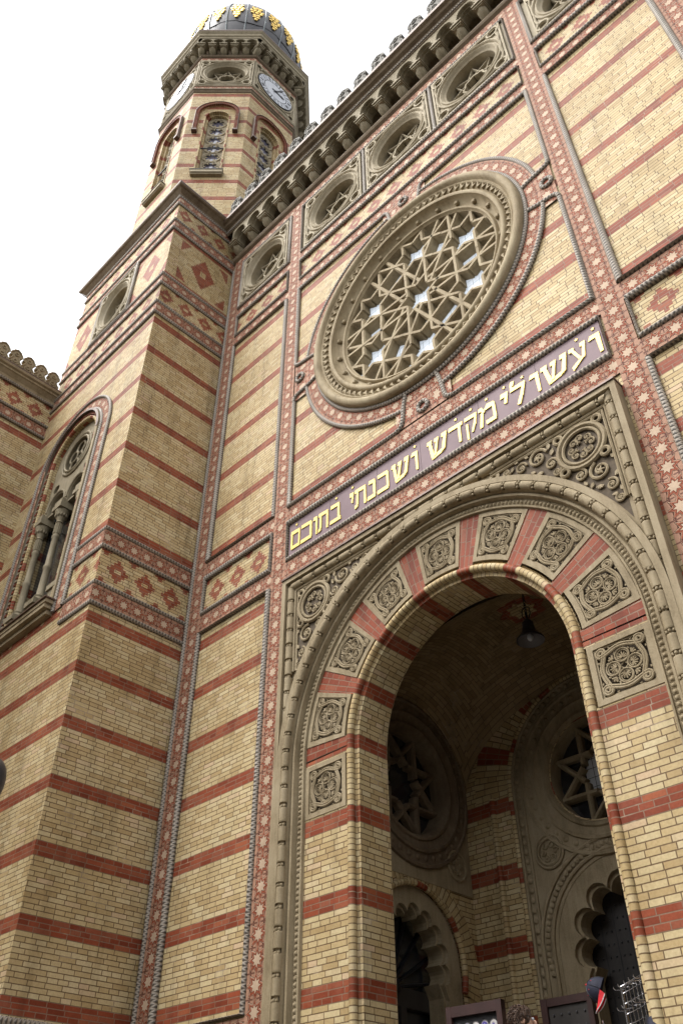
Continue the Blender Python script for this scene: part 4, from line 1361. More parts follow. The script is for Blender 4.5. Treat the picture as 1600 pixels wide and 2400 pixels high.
# big window on the tower front
WR = lambda prof, z0: [d3(archp(WC, WS, z0, r_, 40), d) for r_, d in prof]
g = G()
g.band(WR([(1.51, .03), (1.20, .03)], 9.2), M['star'], uv='star')
win = obj('arched_window', g, tow, FT)
rope_path([archp(WC, WS, 9.2, 1.53, 44), archp(WC, WS, 9.2, 1.185, 44)], DR, win, FT)
g = G()
g.band(WR([(1.16, .0), (1.16, .10), (1.12, .115)], 9.45), M['stone'])
g.band(WR([(1.12, .02), (1.02, -.02)], 9.45), M['hood'], uv='brick')
pp = archp(WC, WS, 9.5, 1.07, 90)
acc = 0
for a, b in zip(pp, pp[1:]):
    n = max(1, round(math.dist(a, b) / .105))
    for i in range(n):
        t = (i + .5) / n
        x, z = a[0] + (b[0] - a[0]) * t, a[1] + (b[1] - a[1]) * t
        an = math.atan2(b[1] - a[1], b[0] - a[0])
        c_, s_ = math.cos(an) * .026, math.sin(an) * .026
        nx2, nz2 = -math.sin(an) * .05, math.cos(an) * .05
        g.prism([(x - c_ - nx2, z - s_ - nz2), (x + c_ - nx2, z + s_ - nz2), (x + c_ + nx2, z + s_ + nz2), (x - c_ + nx2, z - s_ + nz2)], 0, .06, M['radial'] if i % 2 == 0 else M['stone'])
obj('dentil_arch', g, win, FT)
g = G()
g.band(WR([(1.17, .118), (1.10, .128), (1.095, .11)], WS + .2)[0:3], M['brown'])
obj('flashing', g, win, FT)
g = G(); g.tube(w3(archp(WC, WS, 9.45, .965, 50), .01), .05, M['rollv'], 8, v0=9.45)
g.band(WR([(.93, -.02), (.93, -.32)], 9.45), M['low'], uv='brick')
obj('reveal', g, win, FT)
# tracery
g = G()
lx = (WC - .43, WC + .43)
holes_ = []
plate = archp(WC, WS, 12.75, .93, 30)
for cx_ in lx:
    lr = .335
    holes_.append([(cx_ + lr * math.cos(PI + 2 * PI * 0), 12.80)] if False else [(cx_ - lr, 12.80)] + [(cx_ - lr * math.cos(PI * i / 16), 12.95 + lr * 1.15 * math.sin(PI * i / 16)) for i in range(17)] + [(cx_ + lr, 12.80)])
holes_.append(circ(WC, 14.36, .50, 32))
for sx in (-1, 1): holes_.append(circ(WC + sx * .66, 13.62, .13, 14))
g.prism([(x, z) for x, z in plate if z >= 12.75 - 1e-6], -.24, -.10, M['corb'], holes=holes_)
for r_, d in ((.50, -.08), (.60, -.085)):
    g.tube([(WC + r_ * math.cos(2 * PI * i / 32), -d, 14.36 + r_ * math.sin(2 * PI * i / 32)) for i in range(32)], .035, M['corb'], 6, closed=True)
for k in range(5):
    a = PI / 2 + 2 * PI * k / 5
    g.tube([(WC + .27 * math.cos(a) + .17 * math.cos(2 * PI * i / 16), .16, 14.36 + .27 * math.sin(a) + .17 * math.sin(2 * PI * i / 16)) for i in range(16)], .03, M['corb'], 6, closed=True)
for cx_ in lx:
    lr = .335
    g.tube([(cx_ - (lr + .05) * math.cos(PI * i / 16), .085, 12.95 + (lr + .05) * 1.15 * math.sin(PI * i / 16)) for i in range(17)], .03, M['corb'], 6)
obj('tracery', g, win, FT)
for cx_ in (WC - .86, WC, WC + .86):
    g = G()
    y_ = .12
    g.lathe([(.0, 10.05), (.135, 10.05), (.135, 10.12), (.105, 10.16), (.12, 10.20), (.082, 10.25), (.075, 10.9), (.092, 10.93), (.092, 10.99), (.073, 11.02), (.07, 11.75), (.088, 11.78), (.088, 11.82), (.069, 11.86), (.068, 12.18), (.092, 12.2), (.07, 12.24), (.10, 12.34), (.15, 12.46), (.16, 12.5), (.16, 12.54)], M['corb'], 14, (cx_, y_))
    for j in range(12):
        a = 2 * PI * j / 12
        g.ball((cx_ + .115 * math.cos(a), y_ + .115 * math.sin(a), 12.40), .035, M['corb'], 6, 4, (1, 1, 1.6))
        g.tube([(cx_ +   .071 * math.cos(a), y_ + .071 * math.sin(a), 11.88), (cx_ + .070 * math.cos(a), y_ + .070 * math.sin(a), 12.16)], .016, M['corb'], 5)
    g.box(cx_ - .19, cx_ + .19, -.30, .05, 12.54, 12.66, M['corb'])
    g.box(cx_ - .16, cx_ + .16, -.28, .03, 12.66, 12.80, M['corb'])
    g.box(cx_ - .15, cx_ + .15, -.28, .03, 9.45, 9.92, M['corb'])
    g.box(cx_ - .19, cx_ + .19, -.30, .07, 9.92, 10.05, M['corb'])
    obj('colonnette', g, win, FT)
g = G(); g.poly(rect(WC - .95, WC + .95, 9.45, 15.3), [], -.31, M['dglass'])
obj('glass', g, win, FT)
g = G()
x0_, x1_ = WC - 1.20, WC + 1.20
g.box(x0_, x1_, 0, .24, 9.36, 9.44, M['stone']); g.box(x0_ - .03, x1_ + .03, 0, .28, 9.44, 9.47, M['brown'])
g.box(x0_ + .05, x1_ - .05, 0, .22, 9.27, 9.36, M['stone']); g.box(x0_ + .1, x1_ - .1, 0, .13, 9.17, 9.27, M['stone'])
obj('sill', g, win, FT)
# round window panel on the tower front
PMX = FT @ T(-14.72, 0, 20.1) @ Matrix.Diagonal((.86, 1, 1.02, 1))
place_panel(tow, PMX)
rope_rect(-14.72 - .90, -14.72 + .90, L['t4'] - 0, 21.2, DR, tow, FT)

# ------------------------------------------------------------------ octagon with clocks
OX, OY, OA = -14.53, .62, 2.5
OW = OA * math.tan(R(22.5))
def octM(k, a=OA):
    """k = 0 front, 1 diagonal towards the viewer, 2 right side ..."""
    an = k * PI / 4
    n = Vector((math.sin(an), -math.cos(an), 0))
    return wallM(OX + n.x * a, OY + n.y * a, 0, an)
def octring(gg, prof, m):
    i0 = len(gg.v)
    rows = []
    for a, z in prof:
        rr_ = a / math.cos(R(22.5))
        rows.append([(OX + rr_ * math.cos(R(22.5 + 45 * j)), OY + rr_ * math.sin(R(22.5 + 45 * j)), z) for j in range(8)])
    gg.grid(rows, m, closed_v=True, smooth=False)
WZS, WZ0, WRR = 30.10, 26.15, .41
g = G()
g.poly(rect(-OW, OW, 22.9, 32.08), [archp(0, WZS, WZ0, WRR, 24)], 0, M['oct'], uvz)
om = g.mesh('wall')
g = G(); g.poly(rect(-OW, OW, 22.9, 32.08), [], 0, M['oct'], uvz); opl = g.mesh('wall')
for k in range(8):
    obj('wall', om if k in (0, 1, 2) else opl, tow, octM(k))
g = G()
octring(g, [(2.5, 32.0), (2.54, 32.04), (2.56, 32.10), (2.60, 32.14), (2.60, 32.19), (2.53, 32.22), (2.51, 32.23)], M['dark_stone'])
octring(g, [(2.515, 32.52), (2.55, 32.54), (2.55, 32.58), (2.50, 32.60)], M['pale']); octring(g, [(2.50, 34.70), (2.55, 34.72), (2.55, 34.76), (2.515, 34.78)], M['pale']); octring(g, [(2.10, 32.5), (2.10, 34.8)], M['recess'])
octring(g, [(2.515, 35.02), (2.56, 35.05), (2.60, 35.10), (2.60, 35.14), (2.50, 35.16), (2.50, 36.1)], M['dark_stone'])
octring(g, [(2.87, 36.02), (2.89, 36.06), (2.88, 36.12), (2.93, 36.16), (2.94, 36.26), (2.99, 36.32), (3.02, 36.36), (3.02, 36.44), (2.9, 36.5), (2.2, 36.62), (.1, 36.7)], M['pale'])
oc = obj('cornice', g, tow)
g = G(); octring(g, [(3.022, 36.37), (3.035, 36.41), (3.03, 36.46), (2.95, 36.50)], M['brown']); obj('gutter', g, oc)
for k in range(8):
    star_h(-OW - .006, OW + .006, 32.375, .145, .018, tow, octM(k))
    star_h(-OW - .006, OW + .006, 34.90, .12, .018, tow, octM(k))
ocm = corbel_mesh(.434, zb=35.20, zcap=35.46, ztop=36.03, dp=.36)
import copy
for k in (-1, 0, 1, 2, 3):
    for i in range(5):
        obj('corbel', ocm, oc, octM(k % 8) @ T(-1.085 + .434 * i, 0, 0))
# corner brackets
g = G()
cb_ = []
# octagon window
def oct_window(k):
    m_ = octM(k)
    f = G()
    f.band([d3(archp(0, WZS, WZ0, r_, 24), d) for r_, d in ((.46, .004), (.455, .02), (.41, .02), (.41, -.10), (.35, -.12), (.35, -.30))], M['oct'], uv='brick')
    w = obj('arched_window', f, tow, m_)
    h = G()
    hp = archp(0, 30.28, 28.98, .70, 30)
    h.band([d3(archp(0, 30.28, 28.98, r_, 30), d) for r_, d in ((.775, 0), (.775, .13), (.76, .135))], M['brown'])
    h.band([d3(archp(0, 30.28, 28.98, r_, 30), d) for r_, d in ((.76, .10), (.64, .03), (.62, 0))], M['hood'], uv='brick')
    for a, b in zip(hp, hp[1:]):
        n = max(1, round(math.dist(a, b) / .085))
        for i in range(n):
            t = (i + .5) / n
            x, z = a[0] + (b[0] - a[0]) * t, a[1] + (b[1] - a[1]) * t
            an = math.atan2(b[1] - a[1], b[0] - a[0]); c_, s_ = math.cos(an) * .022, math.sin(an) * .022
            nx2, nz2 = -math.sin(an) * .055, math.cos(an) * .055
            h.prism([(x - c_ - nx2, z - s_ - nz2), (x + c_ - nx2, z + s_ - nz2), (x + c_ + nx2, z + s_ + nz2), (x - c_ + nx2, z - s_ + nz2)], .0, .115, M['radial'])
    for sx in (-1, 1):
        h.box(sx * .70 - .09, sx * .70 + .09, 0, .15, 28.90, 28.99, M['brown'])
    obj('hood_moulding', h, w, m_)
    t = G()
    zz = 26.45
    t.poly(rect(-.36, .36, WZ0, 30.6), [circ(0, 26.42 + .60 * i, .285, 20) for i in range(7)], -.215, M['pale'])
    for i in range(7):
        cz_ = 26.42 + .60 * i
        for r_, tr in ((.315, .025), (.275, .018)):
            t.tube([(r_ * math.cos(2 * PI * j / 20), .205, cz_ + r_ * math.sin(2 * PI * j / 20)) for j in range(20)], tr, M['pale'], 5, closed=True)
        for q in range(6):
            a = 2 * PI * q / 6 + PI / 2
            t.tube([(.165 * math.cos(a) + .092 * math.cos(a + 2.1 * s_ / 4), .215, cz_ + .165 * math.sin(a) + .092 * math.sin(a + 2.1 * s_ / 4)) for s_ in range(-4, 5)], .018, M['pale'], 5)
    obj('tracery', t, w, m_)
    q = G(); q.poly(rect(-.36, .36, WZ0, 30.6), [], -.27, M['pane']); obj('glass', q, w, m_)
    s_ = G(); s_.box(-.52, .52, 0, .16, 26.0, 26.14, M['pale']); s_.box(-.54, .54, 0, .18, 26.14, 26.165, M['greyst']); s_.box(-.50, .50, 0, .12, 25.93, 26.0, M['corb'])
    obj('sill', s_, w, m_)
    b_ = G(); b_.box(-.40, .40, -.12, -.08, 28.0, 28.03, M['black']); obj('tie_bar', b_, w, m_)
for k in (0, 1, 2): oct_window(k)
for k in (1, 3, 4, 5, 6, 7):
    place_panel(tow, octM(k) @ T(0, 0, 33.65) @ Matrix.Diagonal((1.035, 1, 1.02, 1)))
# clocks
def clock(k):
    m_ = octM(k) @ T(0, 0, 33.65) @ Matrix.Diagonal((1.06, 1, 1.02, 1))
    f = G()
    eyes = [(sx * .80, sz * .83, .10) for sx in (-1, 1) for sz in (-1, 1)]
    f.poly(rect(-.97, .97, -1.03, 1.03), [circ(x, z, r_, 14) for x, z, r_ in eyes], .03, M['pale'])
    f.prism(rect(-.98, .98, -1.03, 1.03), .028, .06, M['pale'], holes=[rect(-.90, .90, -.95, .95)])
    for x, z, r_ in eyes:
        f.poly(circ(x, z, r_ + .01, 14), [], -.04, M['recess'])
        f.tube([(x + (r_ + .03) * math.cos(2 * PI * i / 14), -.05, z + (r_ + .03) * math.sin(2 * PI * i / 14)) for i in range(14)], .026, M['pale'], 6, closed=True)
        an = math.atan2(z, x)
        for sg in (-1, 1):
            f.tube([(.87 * math.cos(an + sg * .5), -.05, .87 * math.sin(an + sg * .5)), (.97 * math.cos(an + sg * .22), -.05, .97 * math.sin(an + sg * .22)), (x + .12 * math.cos(an + sg * 1.9), -.05, z + .12 * math.sin(an + sg * 1.9))], .026, M['pale'], 5)
    f.tube([(.86 * math.cos(2 * PI * i / 48), -.05, .86 * math.sin(2 * PI * i / 48)) for i in range(48)], .035, M['pale'], 6, closed=True)
    p = obj('clock_panel', f, tow, m_)
    d = G()
    d.prism(circ(0, 0, .80, 48), .03, .09, M['black'])
    d.prism(circ(0, 0, .50, 40), .09, .100, M['white'])
    for h in range(12):
        a0, a1 = 2 * PI * (h - .44) / 12, 2 * PI * (h + .44) / 12
        pts = [(.535 * math.sin(a0 + (a1 - a0) * i / 6), .535 * math.cos(a0 + (a1 - a0) * i / 6)) for i in range(7)]
        pts += [(.765 * math.sin(a1 - (a1 - a0) * i / 6), .765 * math.cos(a1 - (a1 - a0) * i / 6)) for i in range(7)]
        d.prism(pts, .09, .099, M['white'])
    obj('dial', d, p, m_)
    rom = ['XII', 'I', 'II', 'III', 'IIII', 'V', 'VI', 'VII', 'VIII', 'IX', 'X', 'XI']
    nu = G()
    for h in range(12):
        tx = rom[h]; wd = {'I': .035, 'V': .075, 'X': .075}
        W_ = sum(wd[ch] for ch in tx); x = -W_ / 2
        a = 2 * PI * h / 12
        def P(px, pz):
            rz_ = .65 + pz
            return (px * math.cos(a) + rz_ * math.sin(a), -px * math.sin(a) + rz_ * math.cos(a))
        for ch in tx:
            w_ = wd[ch]; m2 = x + w_ / 2; q = .010; hh = .072
            if ch == 'I': st = [((m2, -hh), (m2, hh))]
            elif ch == 'V': st = [((x + .012, hh), (m2, -hh)), ((x + w_ - .012, hh), (m2, -hh))]
            else: st = [((x + .012, hh), (x + w_ - .012, -hh)), ((x + w_ - .012, hh), (x + .012, -hh))]
            for j, (b0, b1) in enumerate(st):
                nu.prism([P(b0[0] - q, b0[1]), P(b0[0] + q, b0[1]), P(b1[0] + q, b1[1]), P(b1[0] - q, b1[1])], .098, .104 + .001 * j, M['black'])
            x += w_
    obj('numerals', nu, p, m_)
    for ang, ln, w_ in ((R(30), .66, .022), (R(92), .42, .034)):
        hd = G()
        c_, s_ = math.cos(ang), math.sin(ang)
        P = lambda px, pz: (px * c_ + pz * s_, -px * s_ + pz * c_)
        hd.prism([P(-w_ * .5, -.16), P(w_ * .5, -.16), P(w_, 0), P(w_, ln * .55), P(w_ * 2.2, ln * .72), P(0, ln), P(-w_ * 2.2, ln * .72), P(-w_, ln * .55), P(-w_, 0)], .106, .122 + (.006 if ln > .5 else 0), M['black'])
        hd.prism(circ(0, 0, .045, 12), .105, .132, M['black'])
        obj('clock_hand', hd, p, m_)
clock(0); clock(2)

# ------------------------------------------------------------------ dome
DPROF = [(2.6 * math.sqrt(max(0, 1 - ((z_ - 39.5) / 4.0) ** 2)), z_) for z_ in [36.5 + .1 * i for i in range(69)]] + [(.30, 43.45), (.16, 43.9), (.08, 46.6)]
def dome_r(z):
    for (r0, z0), (r1, z1) in zip(DPROF, DPROF[1:]):
        if z0 <= z <= z1:
            return r0 + (r1 - r0) * (z - z0) / (z1 - z0)
    return .05
dm = None
g = G()
fin = []
for i in range(61):
    z = 36.55 + (46.6 - 36.55) * i / 60
    # smooth the profile
    fin.append((sum(dome_r(min(46.55, max(36.56, z + o))) for o in (-.3, -.15, 0, .15, .3)) / 5, z))
NS = 20
rows = []
for r_, z in fin:
    row = []
    for j in range(NS * 4):
        a = 2 * PI * j / (NS * 4)
        row.append((OX + r_ * math.cos(a), OY + r_ * math.sin(a), z))
    rows.append(row)
g.grid(rows, M['lead'], closed_v=True)
# horizontal seams
for zs_ in (37.6, 38.7):
    rr_ = min(fin, key=lambda q: abs(q[1] - zs_))[0] + .002
    g.tube([(OX + rr_ * math.cos(2 * PI * j / 72), OY + rr_ * math.sin(2 * PI * j / 72), zs_ + (.05 if (j // 4) % 2 else -.05)) for j in range(72)], .014, M['lead'], 4, closed=True)
dome = obj('dome', g, tow)
g = G()
pts = [(r_ + .01, z) for r_, z in fin if z < 46]
g.tube([(r_, 0, z) for r_, z in pts], .035, M['ribm'], 6)
g.ball((2.28, 0, 36.75), .13, M['ribm'], 8, 5)
rbm = g.mesh('rib')
for k in range(NS):
    obj('rib', rbm, dome, T(OX, OY, 0) @ Matrix.Rotation(2 * PI * k / NS, 4, 'Z'))
# gilded lambrequin: one cluster per panel
g = G()
hs = 2 * PI / NS / 2
def dpt(a, z, o): 
    r_ = min(fin, key=lambda q: abs(q[1] - z))[0] + o
    return (r_ * math.cos(a), r_ * math.sin(a), z)
rnd = random.Random(3)
for z, wa, nn in ((39.05, .1, 1), (39.22, .36, 2), (39.42, .42, 2), (39.64, .74, 3), (39.88, .80, 4), (40.1, .5, 2), (40.34, .66, 3)):
    for j in range(nn):
        a = hs * wa * ((-1 + 2 * (j + .5) / nn)) * .92
        c_ = dpt(a, z + rnd.uniform(-.03, .03), .035)
        for q in range(6):
            b = q * PI / 3 + rnd.random()
            g.ball((c_[0], c_[1] + .054 * math.cos(b), c_[2] + .054 * math.sin(b)), .037, M['gold'], 6, 4, (.8, 1, 1))
        g.ball(c_, .05, M['gold'], 6, 4)
gm = g.mesh('gilded_ornament')
for k in range(NS):
    obj('gilded_ornament', gm, dome, T(OX, OY, 0) @ Matrix.Rotation(2 * PI * (k + .5) / NS, 4, 'Z'))

# ------------------------------------------------------------------ side wing at the left
WX = XTL
WMX = wallM(WX, 0, 0, PI / 2)                  # local x = world y
g = G()
y0_, y1_ = -11.0, YT
wdz = 17.22
g.poly(rect(y0_, y1_, ZG, 16.40), [], 0, M['wing'], uvz)
g.poly(rect(y0_, y1_, 16.40, 17.7), [], 0, M['dia'], lambda x, z: (x + 2.55, z - wdz))
obj('wall', g, wing, WMX)
g = G(); g.box(WX - 6, WX - .02, -YT + .01, -y0_, ZG, 17.9, M['yel'])
obj('body', g, wing)
for z in (16.40, 16.82, 17.64):
    rope_lines([((y0_, z), (y1_, z))], .045, wing, WMX)
star_h(y0_, y1_, 16.61, .17, .022, wing, WMX)
g = G()
g.band([[(y0_, d, z), (y1_ + .02, d, z)] for d, z in ((.0, 17.68), (.04, 17.70), (.06, 17.78), (.16, 17.88), (.20, 17.90), (.20, 17.95), (.26, 17.98), (.28, 18.03), (.28, 18.07), (.24, 18.10), (-.4, 18.12))], M['stone'], smooth=False)
wc_ = obj('eaves', g, wing, WMX)
g = G(); g.band([[(y0_, d, z), (y1_ + .02, d, z)] for d, z in ((.281, 18.04), (.29, 18.08), (.25, 18.115))], M['brown'], smooth=False); obj('gutter', g, wc_, WMX)
def trefoil(w=.375, h=.60, dk=.14):
    c = G(); m = M['stone']
    hw = w / 2
    half = [(hw, 0), (hw, .13), (hw * .86, .15), (hw * .62, .22), (hw * .50, .30), (hw * .55, .335), (hw * .80, .345), (hw * .92, .40), (hw * .80, .47), (hw * .60, .50), (hw * .52, .545), (hw * .25, .575), (0, .60)]
    pts = half + [(-x, z) for x, z in half[-2::-1]]
    c.prism(pts, -dk / 2, dk / 2, m, back=True)
    rim = [(x * 1.0, -dk / 2 - .01, z) for x, z in pts]
    c.tube(rim, .020, m, 6, closed=True)
    for x, z, r_ in ((0, .17, .055), (0, .42, .05), (-.11, .07, .04), (.11, .07, .04)):
        c.tube([(x + r_ * math.cos(2 * PI * i / 12), -dk / 2 - .012, z + r_ * math.sin(2 * PI * i / 12)) for i in range(12)], .016, m, 5, closed=True)
    return c.mesh('merlon')
tm = trefoil()
for i in range(18):
    obj('merlon', tm, wc_, WMX @ T(YT - .30 - .38 * i, -.13, 18.10))

# ------------------------------------------------------------------ house row added behind the viewer, unseen, to shade the lower wall and the porch
oh = thing('added_house_row', 'plain plastered house row, unseen, added across the street to shade the porch', 'building', (-8, -22, ZG))
g = G()
hm_ = wallM(-8, -19, 0, PI)
M['plaster'] = plain('house_plaster', (.16, .14, .115), .85, .2, 1.0)
g.poly(rect(-45, 45, ZG, 9.5), [rect(-42 + 3.2 * i, -40.6 + 3.2 * i, .6 + 3.1 * j, 2.6 + 3.1 * j) for i in range(26) for j in range(3)], 0, M['plaster'])
obj('wall', g, oh, hm_)
g = G(); g.box(-45, 45, -.35, -.30, ZG, 9.5, M['dglass']); obj('window_glass', g, oh, hm_)
g = G(); g.prism([(-45.5, 9.4), (45.5, 9.4), (44, 12.0), (-44, 12.0)], -9, .5, M['roof'], back=True); obj('roof', g, oh, hm_)

# ------------------------------------------------------------------ ground
g = G(); g.box(-60, 60, -60, 200, ZG - .5, ZG - .12, M['road']); tag(obj('road', g), kind='structure')
g = G(); g.box(-40, 30, -.5, 11.0, ZG - .3, ZG - .002, M['pave']); tag(obj('pavement', g), kind='structure')

# ------------------------------------------------------------------ small things in and before the portal
def fromcol(name, label, cat, loc, rz=0.0, group=None):
    return thing(name, label, cat, loc, group, rz)
# hanging lamp
lp = fromcol('hanging_lamp', 'black bell shaped lamp hanging on a chain under the portal vault', 'lamp', (-5.53, 1.5, 6.55))
LB_ = T(-5.53, 1.5, 6.60) @ Matrix.Scale(.83, 4)
g = G(); g.lathe([(.245, 0.0), (.25, .015), (.235, .05), (.19, .10), (.145, .16), (.115, .24), (.10, .32), (.105, .36), (.06, .42), (.03, .46), (.0, .47)], M['lampgrey'], 28)
g.lathe([(.243, .002), (.22, .05), (.16, .11), (.10, .15), (.0, .17)], M['lampin'], 28)
obj('lamp_shade', g, lp, LB_)
g = G(); g.ball((0, 0, .07), .055, M['white'], 12, 8, (1, 1, 1.3)); obj('bulb', g, lp, LB_)
g = G()
g.tube([(0, 0, .46), (0, 0, .58)], .022, M['black'], 8)
for k in range(9):
    z = .58 + .047 * k
    pts = [((.022 * math.cos(t * PI / 4)) * (1 if k % 2 else 0), (.022 * math.cos(t * PI / 4)) * (0 if k % 2 else 1), z + .032 * math.sin(t * PI / 4)) for t in range(8)]
    g.tube(pts, .007, M['black'], 5, closed=True)
for sx in (-1, 1):
    g.tube([(sx * .03, 0, .44), (sx * .085, 0, .55), (sx * .075, 0, .66), (sx * .02, 0, .70)], .010, M['black'], 6)
obj('chain', g, lp, LB_)

# street lamp whose head just enters at the left edge
SLX, SLY = -6.504, -5.437
sl = fromcol('street_lamp', 'dark grey rounded street lamp head cut off by the left picture edge', 'street lamp', (SLX, SLY, ZG))
SM = T(SLX, SLY, 0)
g = G(); g.lathe([(.10, ZG), (.10, ZG + .5), (.06, ZG + .6), (.05, 2.36), (.07, 2.39), (.07, 2.45), (0, 2.45)], M['lampgrey'], 16); obj('pole', g, sl, SM)
g = G(); g.lathe([(.0, 2.45), (.12, 2.45), (.15, 2.52), (.185, 2.62), (.20, 2.70), (.20, 2.77), (.19, 2.83), (.16, 2.88), (.10, 2.91), (.04, 2.93), (.03, 2.98), (0, 2.99)], M['lampgrey'], 28); obj('lamp_head', g, sl, SM)

# display board with souvenirs
DX, DY = -6.28, .36
ds = fromcol('display_board', 'dark framed souvenir board standing inside the portal by the left pier', 'display board', (DX, DY, ZF), R(4))
DM = T(DX, DY, ZF) @ Matrix.Rotation(R(4), 4, 'Z')
ht = 2.02
g = G()
g.box(-.33, .33, -.03, .0, .55, ht, M['case']); 
for a, b, c_, d_ in ((-.35, .35, ht - .09, ht + .01), (-.35, .35, .50, .58)): g.box(a, b, -.031, .05, c_, d_, M['case'])
for a, b in ((-.35, -.285), (.285, .35)): g.box(a, b, -.032, .052, .0, ht + .012, M['case'])
obj('frame', g, ds, DM)
g = G(); g.box(-.28, .28, .0, .006, .58, ht - .095, M['black']); obj('backing', g, ds, DM)
rr2 = random.Random(5)
rowsz = [ht - .20, ht - .36, ht - .52, ht - .68]
sv_n = 0
mg = {}
for mk, base_c in (('a', M['ocre']), ('b', M['blue'])):
    c = G(); c.prism(circ(0, 0, .048, 20), 0, .010, M['ocre'])
    c.prism(circ(0, 0, .036, 16), .010, .013, base_c, holes=[circ(0, 0, .022, 12)] if mk == 'a' else ())
    c.prism([(.016 * math.cos(PI * i / 6 + PI / 2) * (1 if i % 2 == 0 else .55), .016 * math.sin(PI * i / 6 + PI / 2) * (1 if i % 2 == 0 else .55)) for i in range(12)], .0135, .017, M['blue'] if mk == 'a' else M['white'])
    c.tube([(.046 * math.cos(2 * PI * i / 20), -.010, .046 * math.sin(2 * PI * i / 20)) for i in range(20)], .005, M['chrome'], 5, closed=True)
    mg[mk] = c.mesh('souvenir_medallion')
names_row = ['top row', 'second row', 'third row', 'bottom row']
colword = ['leftmost', 'second from left', 'middle', 'second from right', 'rightmost']
for ri, z in enumerate(rowsz):
    for ci in range(5):
        k = 'ab'[(ri + ci) % 2]
        o = obj('souvenir_medallion', mg[k], None, DM @ T(-.22 + .11 * ci, -.007, z))
        tag(o, ('cream' if k == 'a' else 'blue') + ' ringed round souvenir, %s in the %s of the dark board' % (colword[ci], names_row[ri]), 'souvenir', 'round souvenirs on the board')

# dark riveted leaf standing open in front of the back door
RX, RY = -6.42, 2.4
rs = fromcol('riveted_screen', 'dark wooden screen with iron rivets standing before the cusped back door', 'screen', (RX, RY, ZF))
RMX = T(RX, RY, ZF)
g = G(); g.box(-.33, .34, -.04, .0, .08, 2.36, M['wood']); obj('panel', g, rs, RMX)
g = G()
for a, b in ((-.36, -.27), (.30, .37)): g.box(a, b, -.06, .03, 0, 2.40, M['case'])
g.box(-.27, .30, -.05, .025, 2.31, 2.398, M['case'])
obj('frame', g, rs, RMX)
g = G()
for i in range(5):
    for j in range(15):
        g.ball((-.20 + .11 * i, -.004, .25 + .14 * j), .016, M['lampgrey'], 6, 4)
obj('rivets', g, rs, RMX)

# chrome rack with caps
KX, KY = -4.45, .50
rk = fromcol('wire_rack', 'chrome wire grid rack with hooks beside the right portal pier', 'rack', (KX, KY, ZF), R(-38))
KM = T(KX, KY, ZF) @ Matrix.Rotation(R(-38), 4, 'Z')
g = G()
for x in (-.36, .36): g.tube([(x, 0, 0), (x, 0, 2.02)], .016, M['chrome'], 8)
g.tube([(-.36, 0, 2.02), (.36, 0, 2.02)], .010, M['chrome'], 6); g.tube([(-.36, 0, .25), (.36, 0, .25)], .010, M['chrome'], 6)
for x in (-.36, .36): g.tube([(x, -.28, .02), (x, .28, .02)], .014, M['chrome'], 6)
obj('frame', g, rk, KM)
g = G()
for i in range(1, 8): g.tube([(-.36 + .09 * i, 0, .25), (-.36 + .09 * i, 0, 2.02)], .0045, M['chrome'], 5)
for i in range(1, 20): g.tube([(-.36, .003, .25 + .09 * i), (.36, .003, .25 + .09 * i)], .0045, M['chrome'], 5)
obj('grid', g, rk, KM)
g = G()
for x in (-.27, -.15, 0, .12, .24):
    for z in (1.98, 1.80):
        g.tube([(x, 0, z), (x, -.10, z - .01), (x, -.12, z + .006), (x, -.122, z + .022)], .0045, M['chrome'], 5)
obj('hooks', g, rk, KM)
# baseball cap seen from behind and below, hung by its strap
cap = fromcol('baseball_cap', 'navy baseball cap with red brim and red button hanging on the wire rack', 'cap', (-4.78, .40, 1.83))
CM = T(-4.78, .40, 1.83) @ Matrix.Scale(1.12, 4) @ Matrix.Rotation(R(-62), 4, 'Z') @ Matrix.Rotation(R(66), 4, 'X')
g = G()
rows = []
for i in range(9):
    t = (PI / 2) * i / 8
    rows.append([(.098 * math.cos(2 * PI * j / 20) * math.sin(t), .108 * math.sin(2 * PI * j / 20) * math.sin(t), .125 * math.cos(t)) for j in range(20)])
g.grid(rows, M['navy'], closed_v=True)
crown = obj('crown', g, cap, CM)
for k in range(6):
    pass
g = G()
for k in range(6):
    a = k * PI / 3
    g.tube([(.0995 * math.sin(t) * math.cos(a), .1095 * math.sin(t) * math.sin(a), .1265 * math.cos(t)) for t in [PI / 2 * i / 8 for i in range(9)]], .0022, M['black'], 4)
obj('seam', g, crown, CM)
g = G(); g.ball((0, 0, .126), .011, M['capred'], 8, 5)
for k in range(6):
    a = k * PI / 3 + PI / 6
    g.ball((.066 * math.cos(a), .073 * math.sin(a), .092), .005, M['capred'], 6, 4)
obj('button', g, cap, CM)
g = G()
rows = []
for i in range(5):
    f = i / 4
    row = []
    for j in range(15):
        a = -PI * .47 + PI * .94 * j / 14
        r0x, r0y = .098 * math.sin(a), -.108 * math.cos(a)
        ext = .075 * f * max(0, math.cos(a)) ** .6
        row.append((r0x * (1 + .06 * f), r0y - ext, .002 - .05 * (r0x / .098) ** 2 * f * .9))
    rows.append(row)
g.grid(rows, M['capred'])
g.grid([[(p[0], p[1], p[2] - .005) for p in r_] for r_ in rows], M['capred'])
g.tube([(p[0], p[1], p[2] - .002) for p in rows[-1]], .004, M['cloth_w'], 5)
obj('brim', g, cap, CM)
